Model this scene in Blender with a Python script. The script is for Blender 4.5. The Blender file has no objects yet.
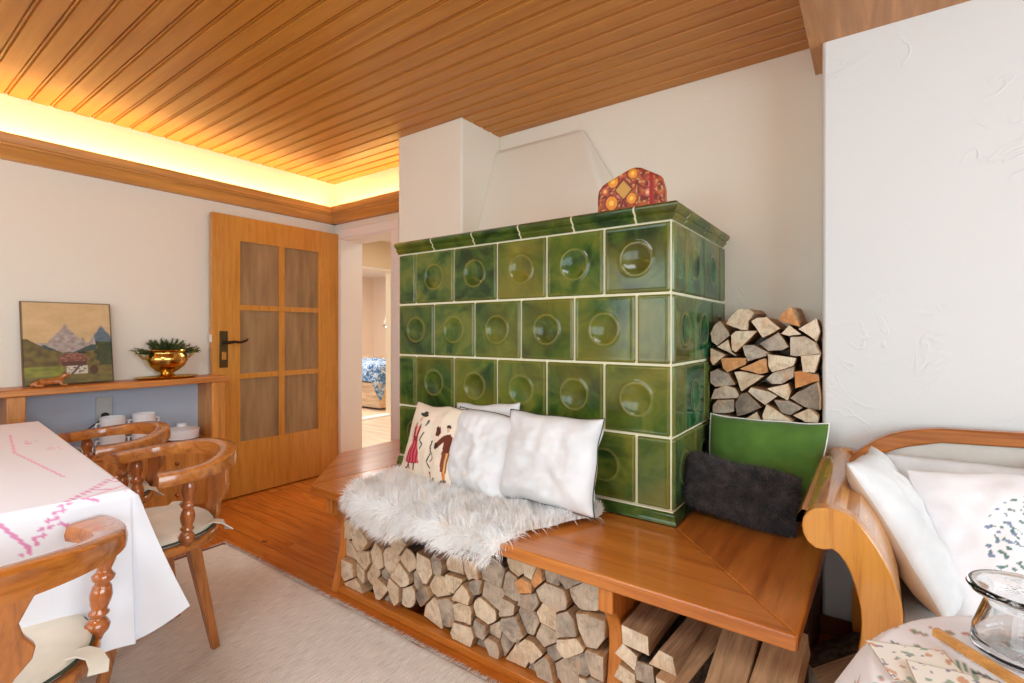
import bpy, bmesh, math, random
import numpy as np
from mathutils import Vector, Matrix, noise
R = random.Random(7)
NR = np.random.default_rng(11)
PI = math.pi
scn = bpy.context.scene
COL = scn.collection

# ---------------------------------------------------------------- helpers
def lin(c):
    return tuple(((v/255)/12.92 if v/255 <= .04045 else ((v/255+.055)/1.055)**2.4) for v in c[:3])
def lin4(c): return lin(c)+(1.0,)

class MB:
    def __init__(s): s.v=[]; s.f=[]; s.m=[]; s.c=None
    def add(s, vs, fs, mi=0):
        o=len(s.v); s.v.extend([tuple(v) for v in vs]); s.f.extend([tuple(i+o for i in f) for f in fs]); s.m.extend([mi]*len(fs)); return s
    def box(s,x0,x1,y0,y1,z0,z1,mi=0):
        v=[(x,y,z) for x in (x0,x1) for y in (y0,y1) for z in (z0,z1)]
        return s.add(v,[(0,1,3,2),(4,6,7,5),(0,4,5,1),(2,3,7,6),(0,2,6,4),(1,5,7,3)],mi)
    def prism(s,poly,a,b,axis='z',mi=0):
        """poly of (p,q) extruded from a to b along axis: z->(p,q,t) y->(p,t,q) x->(t,p,q)"""
        n=len(poly)
        def P(p,t): return {'z':(p[0],p[1],t),'y':(p[0],t,p[1]),'x':(t,p[0],p[1])}[axis]
        v=[P(p,a) for p in poly]+[P(p,b) for p in poly]
        f=[tuple(range(n)),tuple(range(2*n-1,n-1,-1))]+[(i,i+n,(i+1)%n+n,(i+1)%n) for i in range(n)]
        return s.add(v,f,mi)
    def sweep(s,path,secs,mi=0,closed=False,up=None,cap=True):
        """path: points; secs: one section (list of (a,b)) or one per path point; a along side vector, b along up"""
        path=[Vector(p) for p in path]; n=len(path)
        if not isinstance(secs[0][0],(tuple,list)): secs=[secs]*n
        k=len(secs[0]); vs=[]
        U=Vector(up) if up else None
        prev=None
        for i,p in enumerate(path):
            if closed: t=(path[(i+1)%n]-path[i-1])
            else: t=path[min(i+1,n-1)]-path[max(i-1,0)]
            t.normalize()
            if U is not None: sd=t.cross(U)
            else:
                if prev is None:
                    sd=t.cross(Vector((0,0,1))) if abs(t.z)<.9 else t.cross(Vector((0,1,0)))
                else: sd=prev-t*prev.dot(t)
            if sd.length<1e-6: sd=t.cross(Vector((1,0,0)))
            sd.normalize(); prev=sd; u=sd.cross(t)
            vs+=[tuple(p+sd*a+u*b) for a,b in secs[i]]
        fs=[]
        for i in range(n if closed else n-1):
            for j in range(k):
                a=i*k+j;b=i*k+(j+1)%k;c=((i+1)%n)*k+(j+1)%k;d=((i+1)%n)*k+j
                fs.append((a,b,c,d))
        if cap and not closed: fs.append(tuple(range(k-1,-1,-1))); fs.append(tuple(range((n-1)*k,n*k)))
        return s.add(vs,fs,mi)
    def tube(s,path,r,n=8,mi=0,closed=False):
        rs=r if isinstance(r,(list,tuple)) else [r]*len(path)
        return s.sweep(path,[[(q*math.cos(2*PI*j/n),q*math.sin(2*PI*j/n)) for j in range(n)] for q in rs],mi,closed)
    def lathe(s,prof,cx=0,cy=0,n=24,mi=0,sx=1,sy=1):
        k=len(prof); vs=[]; fs=[]
        for i in range(n):
            a=2*PI*i/n
            vs+=[(cx+r*math.cos(a)*sx,cy+r*math.sin(a)*sy,z) for r,z in prof]
        for i in range(n):
            for j in range(k-1):
                fs.append((i*k+j,((i+1)%n)*k+j,((i+1)%n)*k+j+1,i*k+j+1))
        return s.add(vs,fs,mi)
    def grid(s,fn,nu,nv,mi=0):
        vs=[fn(i/nu,j/nv) for j in range(nv+1) for i in range(nu+1)]
        fs=[(j*(nu+1)+i,j*(nu+1)+i+1,(j+1)*(nu+1)+i+1,(j+1)*(nu+1)+i) for j in range(nv) for i in range(nu)]
        return s.add(vs,fs,mi)
    def xf(s,M):
        s.v=[tuple(M@Vector(v)) for v in s.v]; return s

def tag(o,label=None,cat=None,group=None,kind=None):
    if label: o['label']=label
    if cat: o['category']=cat
    if group: o['group']=group
    if kind: o['kind']=kind
    return o
def wloc(o):
    p=Vector((0,0,0))
    while o: p+=o.location; o=o.parent
    return p
def obj(name,mb,mats,parent=None,origin=None,smooth=None,bevel=0,merge=True,colors=None,local=False,recalc=True,seg=2):
    """builds ONE mesh object; mb vertices are world coordinates unless local"""
    base=wloc(parent) if parent else Vector((0,0,0))
    V=np.array(mb.v,dtype=float)
    if local: o3=Vector(origin) if origin else Vector((0,0,0))
    else:
        if origin is None:
            mn=V.min(0); mx=V.max(0); origin=Vector(((mn[0]+mx[0])/2,(mn[1]+mx[1])/2,mn[2]))
            if parent: origin=base
        o3=Vector(origin); V=V-np.array(o3); o3=o3-base
    me=bpy.data.meshes.new(name); me.from_pydata(V.tolist(),[],mb.f)
    if not isinstance(mats,(list,tuple)): mats=[mats]
    for m in mats: me.materials.append(m)
    me.polygons.foreach_set('material_index',mb.m)
    if colors is not None:
        at=me.color_attributes.new('Col','FLOAT_COLOR','POINT'); at.data.foreach_set('color',np.array(colors,dtype=np.float32).ravel())
    if recalc:
        bm=bmesh.new(); bm.from_mesh(me)
        if merge and colors is None: bmesh.ops.remove_doubles(bm,verts=bm.verts,dist=1e-5)
        bmesh.ops.recalc_face_normals(bm,faces=bm.faces); bm.to_mesh(me); bm.free()
    me.update()
    if smooth=='all': me.shade_smooth() if hasattr(me,'shade_smooth') else None
    elif smooth:
        me.shade_smooth(); me.set_sharp_from_angle(angle=math.radians(smooth))
    o=bpy.data.objects.new(name,me); COL.objects.link(o); o.location=o3
    if parent: o.parent=parent
    if bevel:
        b=o.modifiers.new('bevel','BEVEL'); b.width=bevel; b.segments=seg; b.limit_method='ANGLE'; b.angle_limit=math.radians(40)
        me.shade_smooth(); me.set_sharp_from_angle(angle=math.radians(35))
    return o
def thing(name,label,cat,loc=(0,0,0),rotz=0,group=None):
    o=bpy.data.objects.new(name,None); COL.objects.link(o); o.location=loc; o.rotation_euler=(0,0,rotz)
    o.empty_display_size=.05
    return tag(o,label,cat,group)
def dup(root,loc=None,rotz=None,label=None,group=None):
    def cp(o,p):
        c=o.copy(); COL.objects.link(c)
        if p: c.parent=p
        for ch in [x for x in o.children]: cp(ch,c)
        return c
    r=cp(root,None)
    if loc: r.location=loc
    if rotz is not None: r.rotation_euler=(0,0,rotz)
    if label: r['label']=label
    if group: r['group']=group
    return r

# ---------------------------------------------------------------- materials
class NT:
    def __init__(s,name):
        s.m=bpy.data.materials.new(name); s.m.use_nodes=True; s.t=s.m.node_tree
        s.p=s.t.nodes['Principled BSDF']; s.out=s.t.nodes['Material Output']
    def n(s,typ,**kw):
        x=s.t.nodes.new(typ)
        for k,v in kw.items():
            if k in x.inputs.keys() if hasattr(x.inputs,'keys') else False: x.inputs[k].default_value=v
            else: setattr(x,k,v)
        return x
    def l(s,a,b): s.t.links.new(a,b)
    def coord(s,kind='Object',scale=(1,1,1),rot=(0,0,0),rand=0.0):
        tc=s.n('ShaderNodeTexCoord'); mp=s.n('ShaderNodeMapping')
        mp.inputs['Scale'].default_value=scale; mp.inputs['Rotation'].default_value=rot
        src=tc.outputs[kind]
        if rand:
            oi=s.n('ShaderNodeObjectInfo'); mul=s.n('ShaderNodeMath',operation='MULTIPLY'); mul.inputs[1].default_value=rand
            s.l(oi.outputs['Random'],mul.inputs[0]); ad=s.n('ShaderNodeVectorMath',operation='ADD')
            s.l(src,ad.inputs[0]); s.l(mul.outputs[0],ad.inputs[1]); src=ad.outputs[0]
        s.l(src,mp.inputs['Vector']); return mp.outputs['Vector']
    def noise(s,vec,scale=5,detail=4,rough=.5,dist=0):
        x=s.n('ShaderNodeTexNoise'); x.inputs['Scale'].default_value=scale; x.inputs['Detail'].default_value=detail
        x.inputs['Roughness'].default_value=rough; x.inputs['Distortion'].default_value=dist
        if vec is not None: s.l(vec,x.inputs['Vector'])
        return x.outputs['Fac']
    def ramp(s,fac,stops,interp='LINEAR'):
        x=s.n('ShaderNodeValToRGB'); cr=x.color_ramp; cr.interpolation=interp
        while len(cr.elements)>1: cr.elements.remove(cr.elements[-1])
        cr.elements[0].position=stops[0][0]; cr.elements[0].color=stops[0][1]
        for p,c in stops[1:]:
            e=cr.elements.new(p); e.color=c
        s.l(fac,x.inputs['Fac']); return x.outputs['Color']
    def mix(s,fac,a,b,mode='MIX'):
        x=s.n('ShaderNodeMixRGB',blend_type=mode)
        for i,v in zip((0,1,2),(fac,a,b)):
            if hasattr(v,'is_linked'): s.l(v,x.inputs[i])
            else: x.inputs[i].default_value=v
        return x.outputs[0]
    def bump(s,h,strength=.3,dist=.01):
        x=s.n('ShaderNodeBump'); x.inputs['Strength'].default_value=strength; x.inputs['Distance'].default_value=dist
        s.l(h,x.inputs['Height']); s.l(x.outputs['Normal'],s.p.inputs['Normal']); return x
    def base(s,c,rough=.5,**kw):
        if hasattr(c,'is_linked'): s.l(c,s.p.inputs['Base Color'])
        else: s.p.inputs['Base Color'].default_value=c
        s.p.inputs['Roughness'].default_value=rough
        for k,v in kw.items(): s.p.inputs[k].default_value=v
        return s.m

def plain(name,c,rough=.5,**kw):
    t=NT(name); return t.base(lin4(c),rough,**kw)
def wood(name,c1,c2,axis=0,rough=.3,grain=1.0,knots=False,rand=7.0,coat=0.0,c3=None,gm=.16):
    t=NT(name); sc=[14*grain]*3; sc[axis]=.9*grain
    v=t.coord('Object',tuple(sc),rand=rand)
    f=t.noise(v,3.0,6,.62,.6)
    v2=t.coord('Object',tuple([s*6 for s in sc]),rand=rand); g=t.noise(v2,3,3,.6)
    c=t.ramp(f,[(.33,lin4(c2)),(.5,lin4(c1)),(.66,lin4(c3 or tuple(min(255,x*1.12) for x in c1)))])
    c=t.mix(gm,c,t.ramp(g,[(.35,(.45,.36,.26,1)),(.6,(1,1,1,1))]),'MULTIPLY')
    if knots:
        v3=t.coord('Object',(1.3,1.3,1.3) if axis else (1.0,1.6,1.6)); vo=t.n('ShaderNodeTexVoronoi'); vo.inputs['Scale'].default_value=2.6; t.l(v3,vo.inputs['Vector'])
        k=t.ramp(vo.outputs['Distance'],[(.0,(.16,.06,.02,1)),(.035,(.3,.12,.04,1)),(.06,(1,1,1,1))])
        c=t.mix(.85,c,k,'MULTIPLY')
    t.bump(g,.05,.002)
    return t.base(c,rough,**({'Coat Weight':coat,'Coat Roughness':.12} if coat else {}))
def attr_mat(name,rough=.8,bumpscale=0,bs=.2,**kw):
    t=NT(name); a=t.n('ShaderNodeAttribute',attribute_name='Col')
    if bumpscale:
        v=t.coord('Object'); t.bump(t.noise(v,bumpscale,2),bs,.002)
    return t.base(a.outputs['Color'],rough,**kw)

def plaster(name,c,strokes=.35):
    t=NT(name); v=t.coord('Object')
    n1=t.noise(v,5,5,.55,.6); n2=t.noise(v,45,3,.5)
    st=t.ramp(n1,[(.47,(0,0,0,1)),(.5,(1,1,1,1)),(.53,(0,0,0,1))])
    n3=t.noise(v,3.5,2,.5); msk=t.ramp(n3,[(.5,(0,0,0,1)),(.62,(1,1,1,1))])
    h=t.mix(1,st,msk,'MULTIPLY'); h2=t.mix(.25,h,n2); 
    h3=t.mix(.45,h2,n1)
    t.bump(h3,strokes,.006)
    return t.base(lin4(c),.85)
M_wall=plaster('wall plaster warm white',(232,225,210),.4)
M_wallR=plaster('wall plaster cool white',(222,224,224),.6)
M_niche=plaster('niche paint blue grey',(176,184,198),.12)
M_ceil=wood('ceiling pine',(186,122,42),(176,110,35),0,.4,.5,rand=0,c3=(193,130,50),gm=.08)
M_beam=wood('beam wood',(186,136,92),(172,120,78),1,.5,.5,gm=.08)
M_beamy=wood('beam wood lengthwise',(182,130,84),(160,108,66),1,.5,.7)
M_corn_y=wood('cornice wood y',(200,140,70),(188,124,56),1,.4,.5,gm=.08)
M_corn_x=wood('cornice wood x',(200,140,70),(188,124,56),0,.4,.5,gm=.08)
M_bx=wood('bench pine x',(196,116,42),(170,92,28),0,.28,.6,coat=.4,c3=(204,128,54))
M_by=wood('bench pine y',(190,112,42),(160,86,26),1,.28,.6,coat=.4,c3=(202,124,52))
M_bz=wood('bench pine z',(202,124,50),(176,98,32),2,.3,.7,coat=.2)
M_doorz=wood('door veneer',(204,140,56),(190,124,44),2,.28,1.3,coat=.2,c3=(210,148,66))
M_cons_y=wood('console pine y',(196,126,62),(166,96,42),1,.35,.7)
M_cons_z=wood('console pine z',(200,134,64),(176,106,44),2,.35,.7)
M_chair=wood('chair wood',(178,106,42),(138,74,26),0,.22,.6,coat=.5,rand=0,c3=(194,122,54))
M_chairz=wood('chair leg wood',(168,100,44),(130,72,28),2,.28,1,coat=.3)
M_chairt=wood('turned wood',(158,86,36),(120,62,24),2,.18,.8,coat=.6)
M_sofa=wood('sofa wood',(208,142,58),(180,108,36),2,.25,.55,coat=.4,c3=(212,142,64))
M_sofay=wood('sofa roll wood',(198,134,60),(172,104,38),1,.22,.6,coat=.5)
M_sofax=wood('sofa rail wood',(184,112,50),(150,82,30),0,.3,.6,coat=.3)
M_white=plain('white lacquer',(235,230,226),.45)
M_grout=plain('cream grout',(226,220,190),.8)
M_cer=plain('white glazed porcelain',(236,236,238),.12)
M_black=plain('black plastic',(25,25,27),.4)
M_grey=plain('socket grey',(180,180,178),.5)
M_linen=None
def fabric(name,c,scale=260,rough=.9,bs=.15,c2=None):
    t=NT(name); v=t.coord('Object'); n=t.noise(v,scale,2); w=t.noise(v,9,3)
    c2=c2 or tuple(x*.93 for x in c)
    t.bump(n,bs,.002)
    return t.base(t.ramp(w,[(.35,lin4(c2)),(.65,lin4(c))]),rough,**{'Sheen Weight':.15})
M_linen=fabric('white linen',(228,230,232),200,bs=.25)
M_linen2=fabric('natural linen back',(214,196,176),200,bs=.25)
M_green=fabric('green linen',(80,118,38),180,bs=.35,c2=(70,104,32))
M_cream=fabric('cream wool',(222,212,194),160)
M_piping=plain('white piping',(235,232,222),.8)
M_dpiping=plain('dark green piping',(52,62,48),.8)
M_sofaf=fabric('cream ribbed upholstery',(206,200,192),300)
# brass etc
M_brass=plain('polished brass',(206,168,92),.16,Metallic=1.0)
M_dbrass=plain('antique brass plate',(92,76,48),.4,Metallic=.8)
M_iron=plain('wrought iron',(60,44,34),.4,Metallic=.7)

# ---------------------------------------------------------------- room
XL,YB,ZC=-3.733,2.58,2.44
XR,YF=2.6,-2.6
YR=2.31; XC=-.158; ZS=2.317
def struct(name,mb,m,**k): return tag(obj(name,mb,m,**k),kind='structure')

# floor with planks along x
def floor_mat():
    t=NT('pine floor boards'); v=t.coord('Object')
    br=t.n('ShaderNodeTexBrick'); br.offset=.37; br.inputs['Scale'].default_value=1
    br.inputs['Brick Width'].default_value=2.6; br.inputs['Row Height'].default_value=.16; br.inputs['Mortar Size'].default_value=.0016
    br.inputs['Color1'].default_value=(.35,.35,.35,1); br.inputs['Color2'].default_value=(.65,.65,.65,1); br.inputs['Mortar'].default_value=(0,0,0,1)
    t.l(v,br.inputs['Vector'])
    off=t.n('ShaderNodeVectorMath',operation='ADD'); sc=t.n('ShaderNodeVectorMath',operation='SCALE'); sc.inputs['Scale'].default_value=9
    t.l(br.outputs['Color'],sc.inputs[0]); t.l(v,off.inputs[0]); t.l(sc.outputs[0],off.inputs[1])
    mp=t.n('ShaderNodeMapping'); mp.inputs['Scale'].default_value=(.9,11,11); t.l(off.outputs[0],mp.inputs['Vector'])
    g=t.noise(mp.outputs[0],2.2,6,.6,1.2)
    c=t.ramp(g,[(.32,lin4((166,88,24))),(.5,lin4((192,108,34))),(.68,lin4((204,124,44)))])
    c=t.mix(.25,c,t.mix(0,br.outputs['Color'],br.outputs['Color']),'OVERLAY')
    vo=t.n('ShaderNodeTexVoronoi'); vo.inputs['Scale'].default_value=3.1; mp2=t.n('ShaderNodeMapping'); mp2.inputs['Scale'].default_value=(.8,1.3,1)
    t.l(off.outputs[0],mp2.inputs['Vector']); t.l(mp2.outputs[0],vo.inputs['Vector'])
    k=t.ramp(vo.outputs['Distance'],[(0,(.12,.04,.01,1)),(.04,(.35,.13,.04,1)),(.065,(1,1,1,1))])
    c=t.mix(.9,c,k,'MULTIPLY')
    seam=t.ramp(br.outputs['Fac'],[(.0,(1,1,1,1)),(1,(.25,.12,.05,1))]); c=t.mix(1,c,seam,'MULTIPLY')
    return t.base(c,.24,**{'Coat Weight':.3,'Coat Roughness':.15})
m=MB(); m.box(XL-.2,XR+.2,YF-.2,YB+.19,-.1,0); struct('floor',m,floor_mat(),origin=(0,0,0))

# ceiling: V-jointed boards along x
m=MB(); prof=[]; y=.561-.091*36
while y<YB:
    prof+=[(y,ZC),(y+.0035,ZC+.010),(y+.0075,ZC+.010),(y+.009,ZC+.004),(y+.0165,ZC+.004),(y+.018,ZC+.010),(y+.0205,ZC+.010),(y+.024,ZC)]; y+=.091
prof+=[(YB+.1,ZC)]
prof=[(a,b) for a,b in prof if a>YF-.2]
poly=prof+[(prof[-1][0],ZC+.1),(prof[0][0],ZC+.1)]
m.prism(poly,XL-.1,XR+.1,'x'); struct('ceiling',m,M_ceil,origin=(0,0,ZC))

# walls
m=MB(); m.box(XL-.2,XL,YF-.2,YB+.19,0,ZC+.1); struct('wall_left',m,M_wall)
m=MB()  # back wall with doorway x -3.64..-2.98
DX0,DX1,DZ=-3.64,-2.985,1.965
m.box(XL-.2,DX0,YB,YB+.19,0,ZC+.1); m.box(DX1,XR+.2,YB,YB+.19,0,ZC+.1); m.box(DX0,DX1,YB,YB+.19,DZ,ZC+.1)
struct('wall_back',m,M_wall)
m=MB(); m.box(XC,XR+.2,YR,YB,0,ZC+.1); struct('wall_right_of_niche',m,M_wallR,bevel=.012)
# chimney breast
m=MB(); m.box(-2.512,-2.046,2.21,YB,0,1.653); m.box(-2.512,-1.958,2.21,YB,1.6532,ZC+.05); struct('wall_chimney',m,M_wall,bevel=.012)
m=MB() # sloping plaster hood on top of stove against the chimney
hv=[(-1.97,YB,1.654),(-1.97,YB,2.355),(-1.97,2.30,1.654),(-1.97,2.54,2.335),(-1.02,2.30,1.654),(-1.345,2.545,2.335),(-.94,YB,1.654),(-1.345,YB,2.355)]
m.add(hv,[(0,2,3,1),(2,4,5,3),(4,6,7,5),(1,3,5,7),(0,6,4,2),(0,1,7,6)]); struct('wall_hood',m,M_wall,bevel=.02)
# outer walls behind the camera with windows
m=MB(); x0,x1,z0,z1=-2.9,.6,.75,2.15
m.box(XL-.2,x0,YF-.2,YF,0,ZC+.1); m.box(x1,XR+.2,YF-.2,YF,0,ZC+.1); m.box(x0,x1,YF-.2,YF,0,z0); m.box(x0,x1,YF-.2,YF,z1,ZC+.1)
struct('wall_front',m,M_wall)
ya,yb=-1.7,1.5
m=MB(); m.box(XR,XR+.2,YF-.2,ya,0,ZC+.1); m.box(XR,XR+.2,yb,YB,0,ZC+.1); m.box(XR,XR+.2,ya,yb,0,z0); m.box(XR,XR+.2,ya,yb,z1,ZC+.1)
struct('wall_right',m,M_wall)
def windowframe(n,ax,a0,a1,pos):
    m=MB(); w=.06
    segs=[(a0,a0+w,z0,z1),(a1-w,a1,z0,z1),(a0,a1,z0,z0+w),(a0,a1,z1-w,z1)]
    k=3
    for i in range(1,k):
        c=a0+(a1-a0)*i/k; segs.append((c-.05,c+.05,z0,z1))
    for s in segs:
        if ax=='x': m.box(s[0],s[1],pos-.05,pos,s[2],s[3])
        else: m.box(pos,pos+.05,s[0],s[1],s[2],s[3])
    struct(n,m,M_white)
windowframe('window_1','x',x0,x1,YF-.08); windowframe('window_2','y',ya,yb,XR+.08)
# beam
m=MB(); m.box(-.202,XR,YF,YR-.001,ZS,ZC+.02); m.box(-.202,XC-.001,YR-.001,YB,ZS,ZC+.02); struct('beam_soffit',m,M_beam,origin=(0,0,ZS))
# cornice (cove) left and back: closed trough with light strip
cs=[(0,2.092),(.045,2.092),(.055,2.104),(.066,2.128),(.085,2.146),(.105,2.150),(.108,2.158),(.122,2.162),(.13,2.188),(.13,2.205),(.112,2.205),(.10,2.165),(0,2.150)]
m=MB(); m.prism([(XL+a,b) for a,b in cs],YF,YB-.0,'y'); struct('cornice_left',m,M_corn_y,smooth=30)
m=MB(); m.prism([(YB-a,b) for a,b in cs],XL,-2.505,'x'); struct('cornice_back',m,M_corn_x,smooth=30)
t=NT('warm light strip'); t.p.inputs['Emission Color'].default_value=(1.0,.80,.30,1); t.p.inputs['Emission Strength'].default_value=56
M_led=t.base((.9,.8,.6,1),.5)
m=MB(); m.box(XL+.055,XL+.075,YF+.1,YB-.06,2.157,2.168); o=obj('light_strip',m,M_led); tag(o,'warm light strip hidden behind the wooden cornice on the left wall','light strip')
m=MB(); m.box(XL+.09,-2.53,YB-.075,YB-.055,2.157,2.168); o=obj('light_strip',m,M_led); tag(o,'warm light strip behind the short cornice above the doorway','light strip')
# baseboards
M_base=wood('skirting wood',(120,66,36),(92,48,24),0,.35,.7)
m=MB(); m.box(XC-.012,XR,YR-.016,YR,0,.07); struct('baseboard_back',m,M_base,bevel=.004)
m=MB(); m.box(XL,XL+.016,YF,YB,0,.07); struct('baseboard_left',m,M_cons_y,bevel=.004)
# doorway lining and trim
m=MB(); m.box(DX0+.001,DX0+.013,YB-.017,YB+.20,0,DZ-.013); m.box(DX1-.013,DX1-.001,YB-.017,YB+.20,0,DZ-.013); m.box(DX0+.001,DX1-.001,YB-.017,YB+.20,DZ-.013,DZ-.001)
struct('door_lining',m,M_white)
m=MB(); m.box(DX0-.075,DX0,YB-.018,YB-.001,0,DZ); m.box(DX1,DX1+.075,YB-.018,YB-.001,0,DZ); m.box(DX0-.075,DX1+.075,YB-.018,YB-.001,DZ+.0005,DZ+.075)
struct('trim_1',m,M_white,bevel=.004)

# ---------------------------------------------------------------- open door leaf against left wall
door=bpy.data.objects.new('door_1',None); COL.objects.link(door); door.location=(XL+.055,2.07,0); door['kind']='structure'
dx0,dx1=XL+.035,XL+.075
yy=[1.568,1.753,2.045,2.088,2.375,2.573]; zz=[.008,.392,.842,.880,1.335,1.372,1.828,2.002]
m=MB()
m.box(dx0,dx1,yy[0],yy[1],zz[0],zz[7]); m.box(dx0,dx1,yy[4],yy[5],zz[0],zz[7])
m.box(dx0,dx1,yy[1],yy[4],zz[0],zz[1]); m.box(dx0,dx1,yy[1],yy[4],zz[6],zz[7])
obj('leaf',m,M_doorz,door)
m=MB()
m.box(dx0+.004,dx1-.004,yy[2],yy[3],zz[1],zz[6])
for a,b in ((2,3),(4,5)):
    m.box(dx0+.005,dx1-.005,yy[1],yy[2],zz[a],zz[b]); m.box(dx0+.005,dx1-.005,yy[3],yy[4],zz[a],zz[b])
obj('glazing_bars',m,M_doorz,door)
t=NT('bronze patterned glass'); v=t.coord('Object',(1,1,1)); n=t.noise(v,70,3,.6); t.bump(n,.5,.003)
w=t.noise(t.coord('Object',(3,3,.5)),5,3)
M_pane=t.base(t.ramp(w,[(.3,lin4((136,106,70))),(.7,lin4((168,136,96)))]),.35)
for (a,b) in ((1,2),(3,4)):
    for (c,d) in ((1,2),(3,4),(5,6)):
        m=MB(); m.box(XL+.050,XL+.056,yy[a],yy[b],zz[c],zz[d]); obj('pane',m,M_pane,door)
# handle
m=MB(); m.box(dx1,dx1+.006,1.612,1.668,.93,1.185); pl=obj('handle_plate',m,M_dbrass,door,bevel=.003)
m=MB(); m.box(dx1+.006,dx1+.010,1.625,1.655,.985,1.04); obj('keyhole_plate',m,M_brass,pl)
m=MB(); m.tube([(dx1,1.64,1.105),(dx1+.05,1.64,1.105),(dx1+.055,1.655,1.105),(dx1+.055,1.69,1.11),(dx1+.055,1.73,1.105),(dx1+.055,1.765,1.115),(dx1+.057,1.782,1.128)],[.012,.011,.011,.010,.009,.008,.006],8); obj('lever',m,M_iron,door,smooth='all')
m=MB(); m.box(dx0+.01,dx1-.01,1.560,1.569,1.11,1.16); obj('latch',m,M_white,door)
for z in (.25,1.75):
    m=MB(); m.tube([(dx1+.006,2.572,z-.04),(dx1+.006,2.572,z+.04)],.008,8); obj('hinge',m,M_grey,door,smooth='all')

# ---------------------------------------------------------------- hall and bedroom behind the doorway
M_hallw=plaster('hall paint',(228,208,176),.12)
M_bedw=plaster('bedroom paint',(232,214,196),.1)
M_lfloor=wood('pale plank floor',(208,184,158),(186,160,132),0,.4,.5,rand=0)
HX=-5.5
m=MB(); m.box(-9.5,0,YB+.19,7.6,-.1,0); struct('floor_hall',m,M_lfloor,origin=(0,0,0))
m=MB(); m.box(-9.5,0,YB+.19,7.6,ZC,ZC+.1); struct('ceiling_hall',m,M_white)
m=MB(); oy0,oy1,oz=3.6,4.715,2.03
m.box(HX-.12,HX,YB+.19,oy0,0,ZC); m.box(HX-.12,HX,oy1,7.6,0,ZC); m.box(HX-.12,HX,oy0,oy1,oz,ZC)
struct('wall_hall',m,M_hallw)
m=MB(); m.box(HX+.001,HX+.02,oy1,oy1+.07,0,oz+.07); m.box(HX+.001,HX+.02,oy0-.07,oy0,0,oz+.07); m.box(HX+.001,HX+.02,oy0+.001,oy1-.001,oz+.001,oz+.02)
struct('trim_2',m,M_white)
m=MB(); m.box(HX-.12,HX+.02,oy0,oy1,0,.02); struct('trim_3',m,M_white)
m=MB(); m.box(-9.5,0,7.6,7.7,0,ZC); struct('wall_bedroom_back',m,M_bedw)
m=MB(); m.box(-9.6,-9.5,YB,7.7,0,ZC); struct('wall_bedroom_left',m,M_bedw)
m=MB(); m.box(-1.2,-1.1,YB+.19,7.6,0,ZC); struct('wall_hall_right',m,M_hallw)
bed=thing('bed','pale wooden bed with rumpled blue patterned cover seen through the doorway','bed',(-7,5.7,0))
m=MB(); m.box(-8.0,-5.98,4.90,4.94,.03,.40); m.box(-8.0,-5.98,6.6,6.64,.03,.40); m.box(-6.02,-5.98,4.90,6.64,.03,.40); m.box(-8.04,-8.0,4.90,6.64,.03,.7); obj('bed_frame',m,wood('pale spruce',(214,184,150),(190,156,120),0,.5,.6),bed,bevel=.005)
m=MB(); m.box(-7.98,-6.03,4.95,6.59,.25,.56); obj('mattress',m,M_linen,bed,bevel=.04)
def bc(u,v):
    x=-7.9+1.97*u; y=4.86+1.8*v
    z=.66+.05*noise.noise(Vector((x*2.2,y*2.2,0)))+.02*noise.noise(Vector((x*7,y*7,3)))
    e=min(v,1-v)*1.8; ex=(1-u)*1.97
    if e<.12: z-=(.12-e)**.7*1.1
    if ex<.12: z-=(.12-ex)**.7*1.1
    return (x,y+(.03*math.sin(x*20) if e<.08 else 0),z)
m=MB(); m.grid(bc,70,60)
t=NT('blue patterned duvet'); v=t.coord('Object',(1,1,1)); n=t.noise(v,9,4,.6,1.5)
o=obj('duvet',m,t.base(t.ramp(n,[(.36,lin4((44,72,112))),(.48,lin4((86,120,156))),(.53,lin4((196,206,214))),(.6,lin4((70,104,144)))]),.9),bed,smooth='all')
lamp=thing('pendant_lamp','small grey pendant lamp glowing beside the bed in the far room','lamp',(-7.3,6.1,1.3))
m=MB(); m.lathe([(.02,1.48),(.03,1.44),(.06,1.36),(.075,1.28)],-7.3,6.15,20); o=obj('lamp_shade',m,plain('grey shade',(150,140,125),.6),lamp,smooth='all'); sm=o.modifiers.new('s','SOLIDIFY'); sm.thickness=.004
m=MB(); m.tube([(-7.3,6.15,1.48),(-7.3,6.15,ZC)],.003,6); obj('cord',m,M_black,lamp)
t=NT('warm bulb'); t.p.inputs['Emission Color'].default_value=(1,.75,.45,1); t.p.inputs['Emission Strength'].default_value=60; M_bulb=t.base((1,1,1,1),.4)
m=MB(); m.lathe([(0,1.26),(.02,1.265),(.03,1.29),(.02,1.32),(0,1.33)],-7.3,6.15,12); obj('bulb',m,M_bulb,lamp,smooth='all')

# ---------------------------------------------------------------- tiled stove
SX,SY,ZT,P,SL=-.5905,1.8117,1.588,.2655,-2.043
stove=thing('tiled_stove','large green glazed tiled stove with round dished tiles and cream joints','stove',(-1.3,2.15,.48))
def glaze(name,ca,cb,cc):
    t=NT(name); v=t.coord('Object',(1,1,1),rand=23.0)
    n=t.noise(v,7,4,.6,.8); n2=t.noise(v,2.4,2,.5)
    c=t.ramp(n,[(.38,lin4(ca)),(.5,lin4(cb)),(.63,lin4(cc))])
    c=t.mix(t.ramp(n2,[(.45,(0,0,0,1)),(.7,(.7,.7,.7,1))]),c,lin4((128,116,40)))
    a=t.n('ShaderNodeAttribute',attribute_name='Col')
    c=t.mix(a.outputs['Fac'],c,lin4((134,128,62)))
    n3=t.noise(v,16,2); t.bump(n3,.06,.004)
    return t.base(c,.13,**{'Specular IOR Level':.4})
M_tile=glaze('green glaze',(36,62,22),(64,90,32),(98,108,40))
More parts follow.
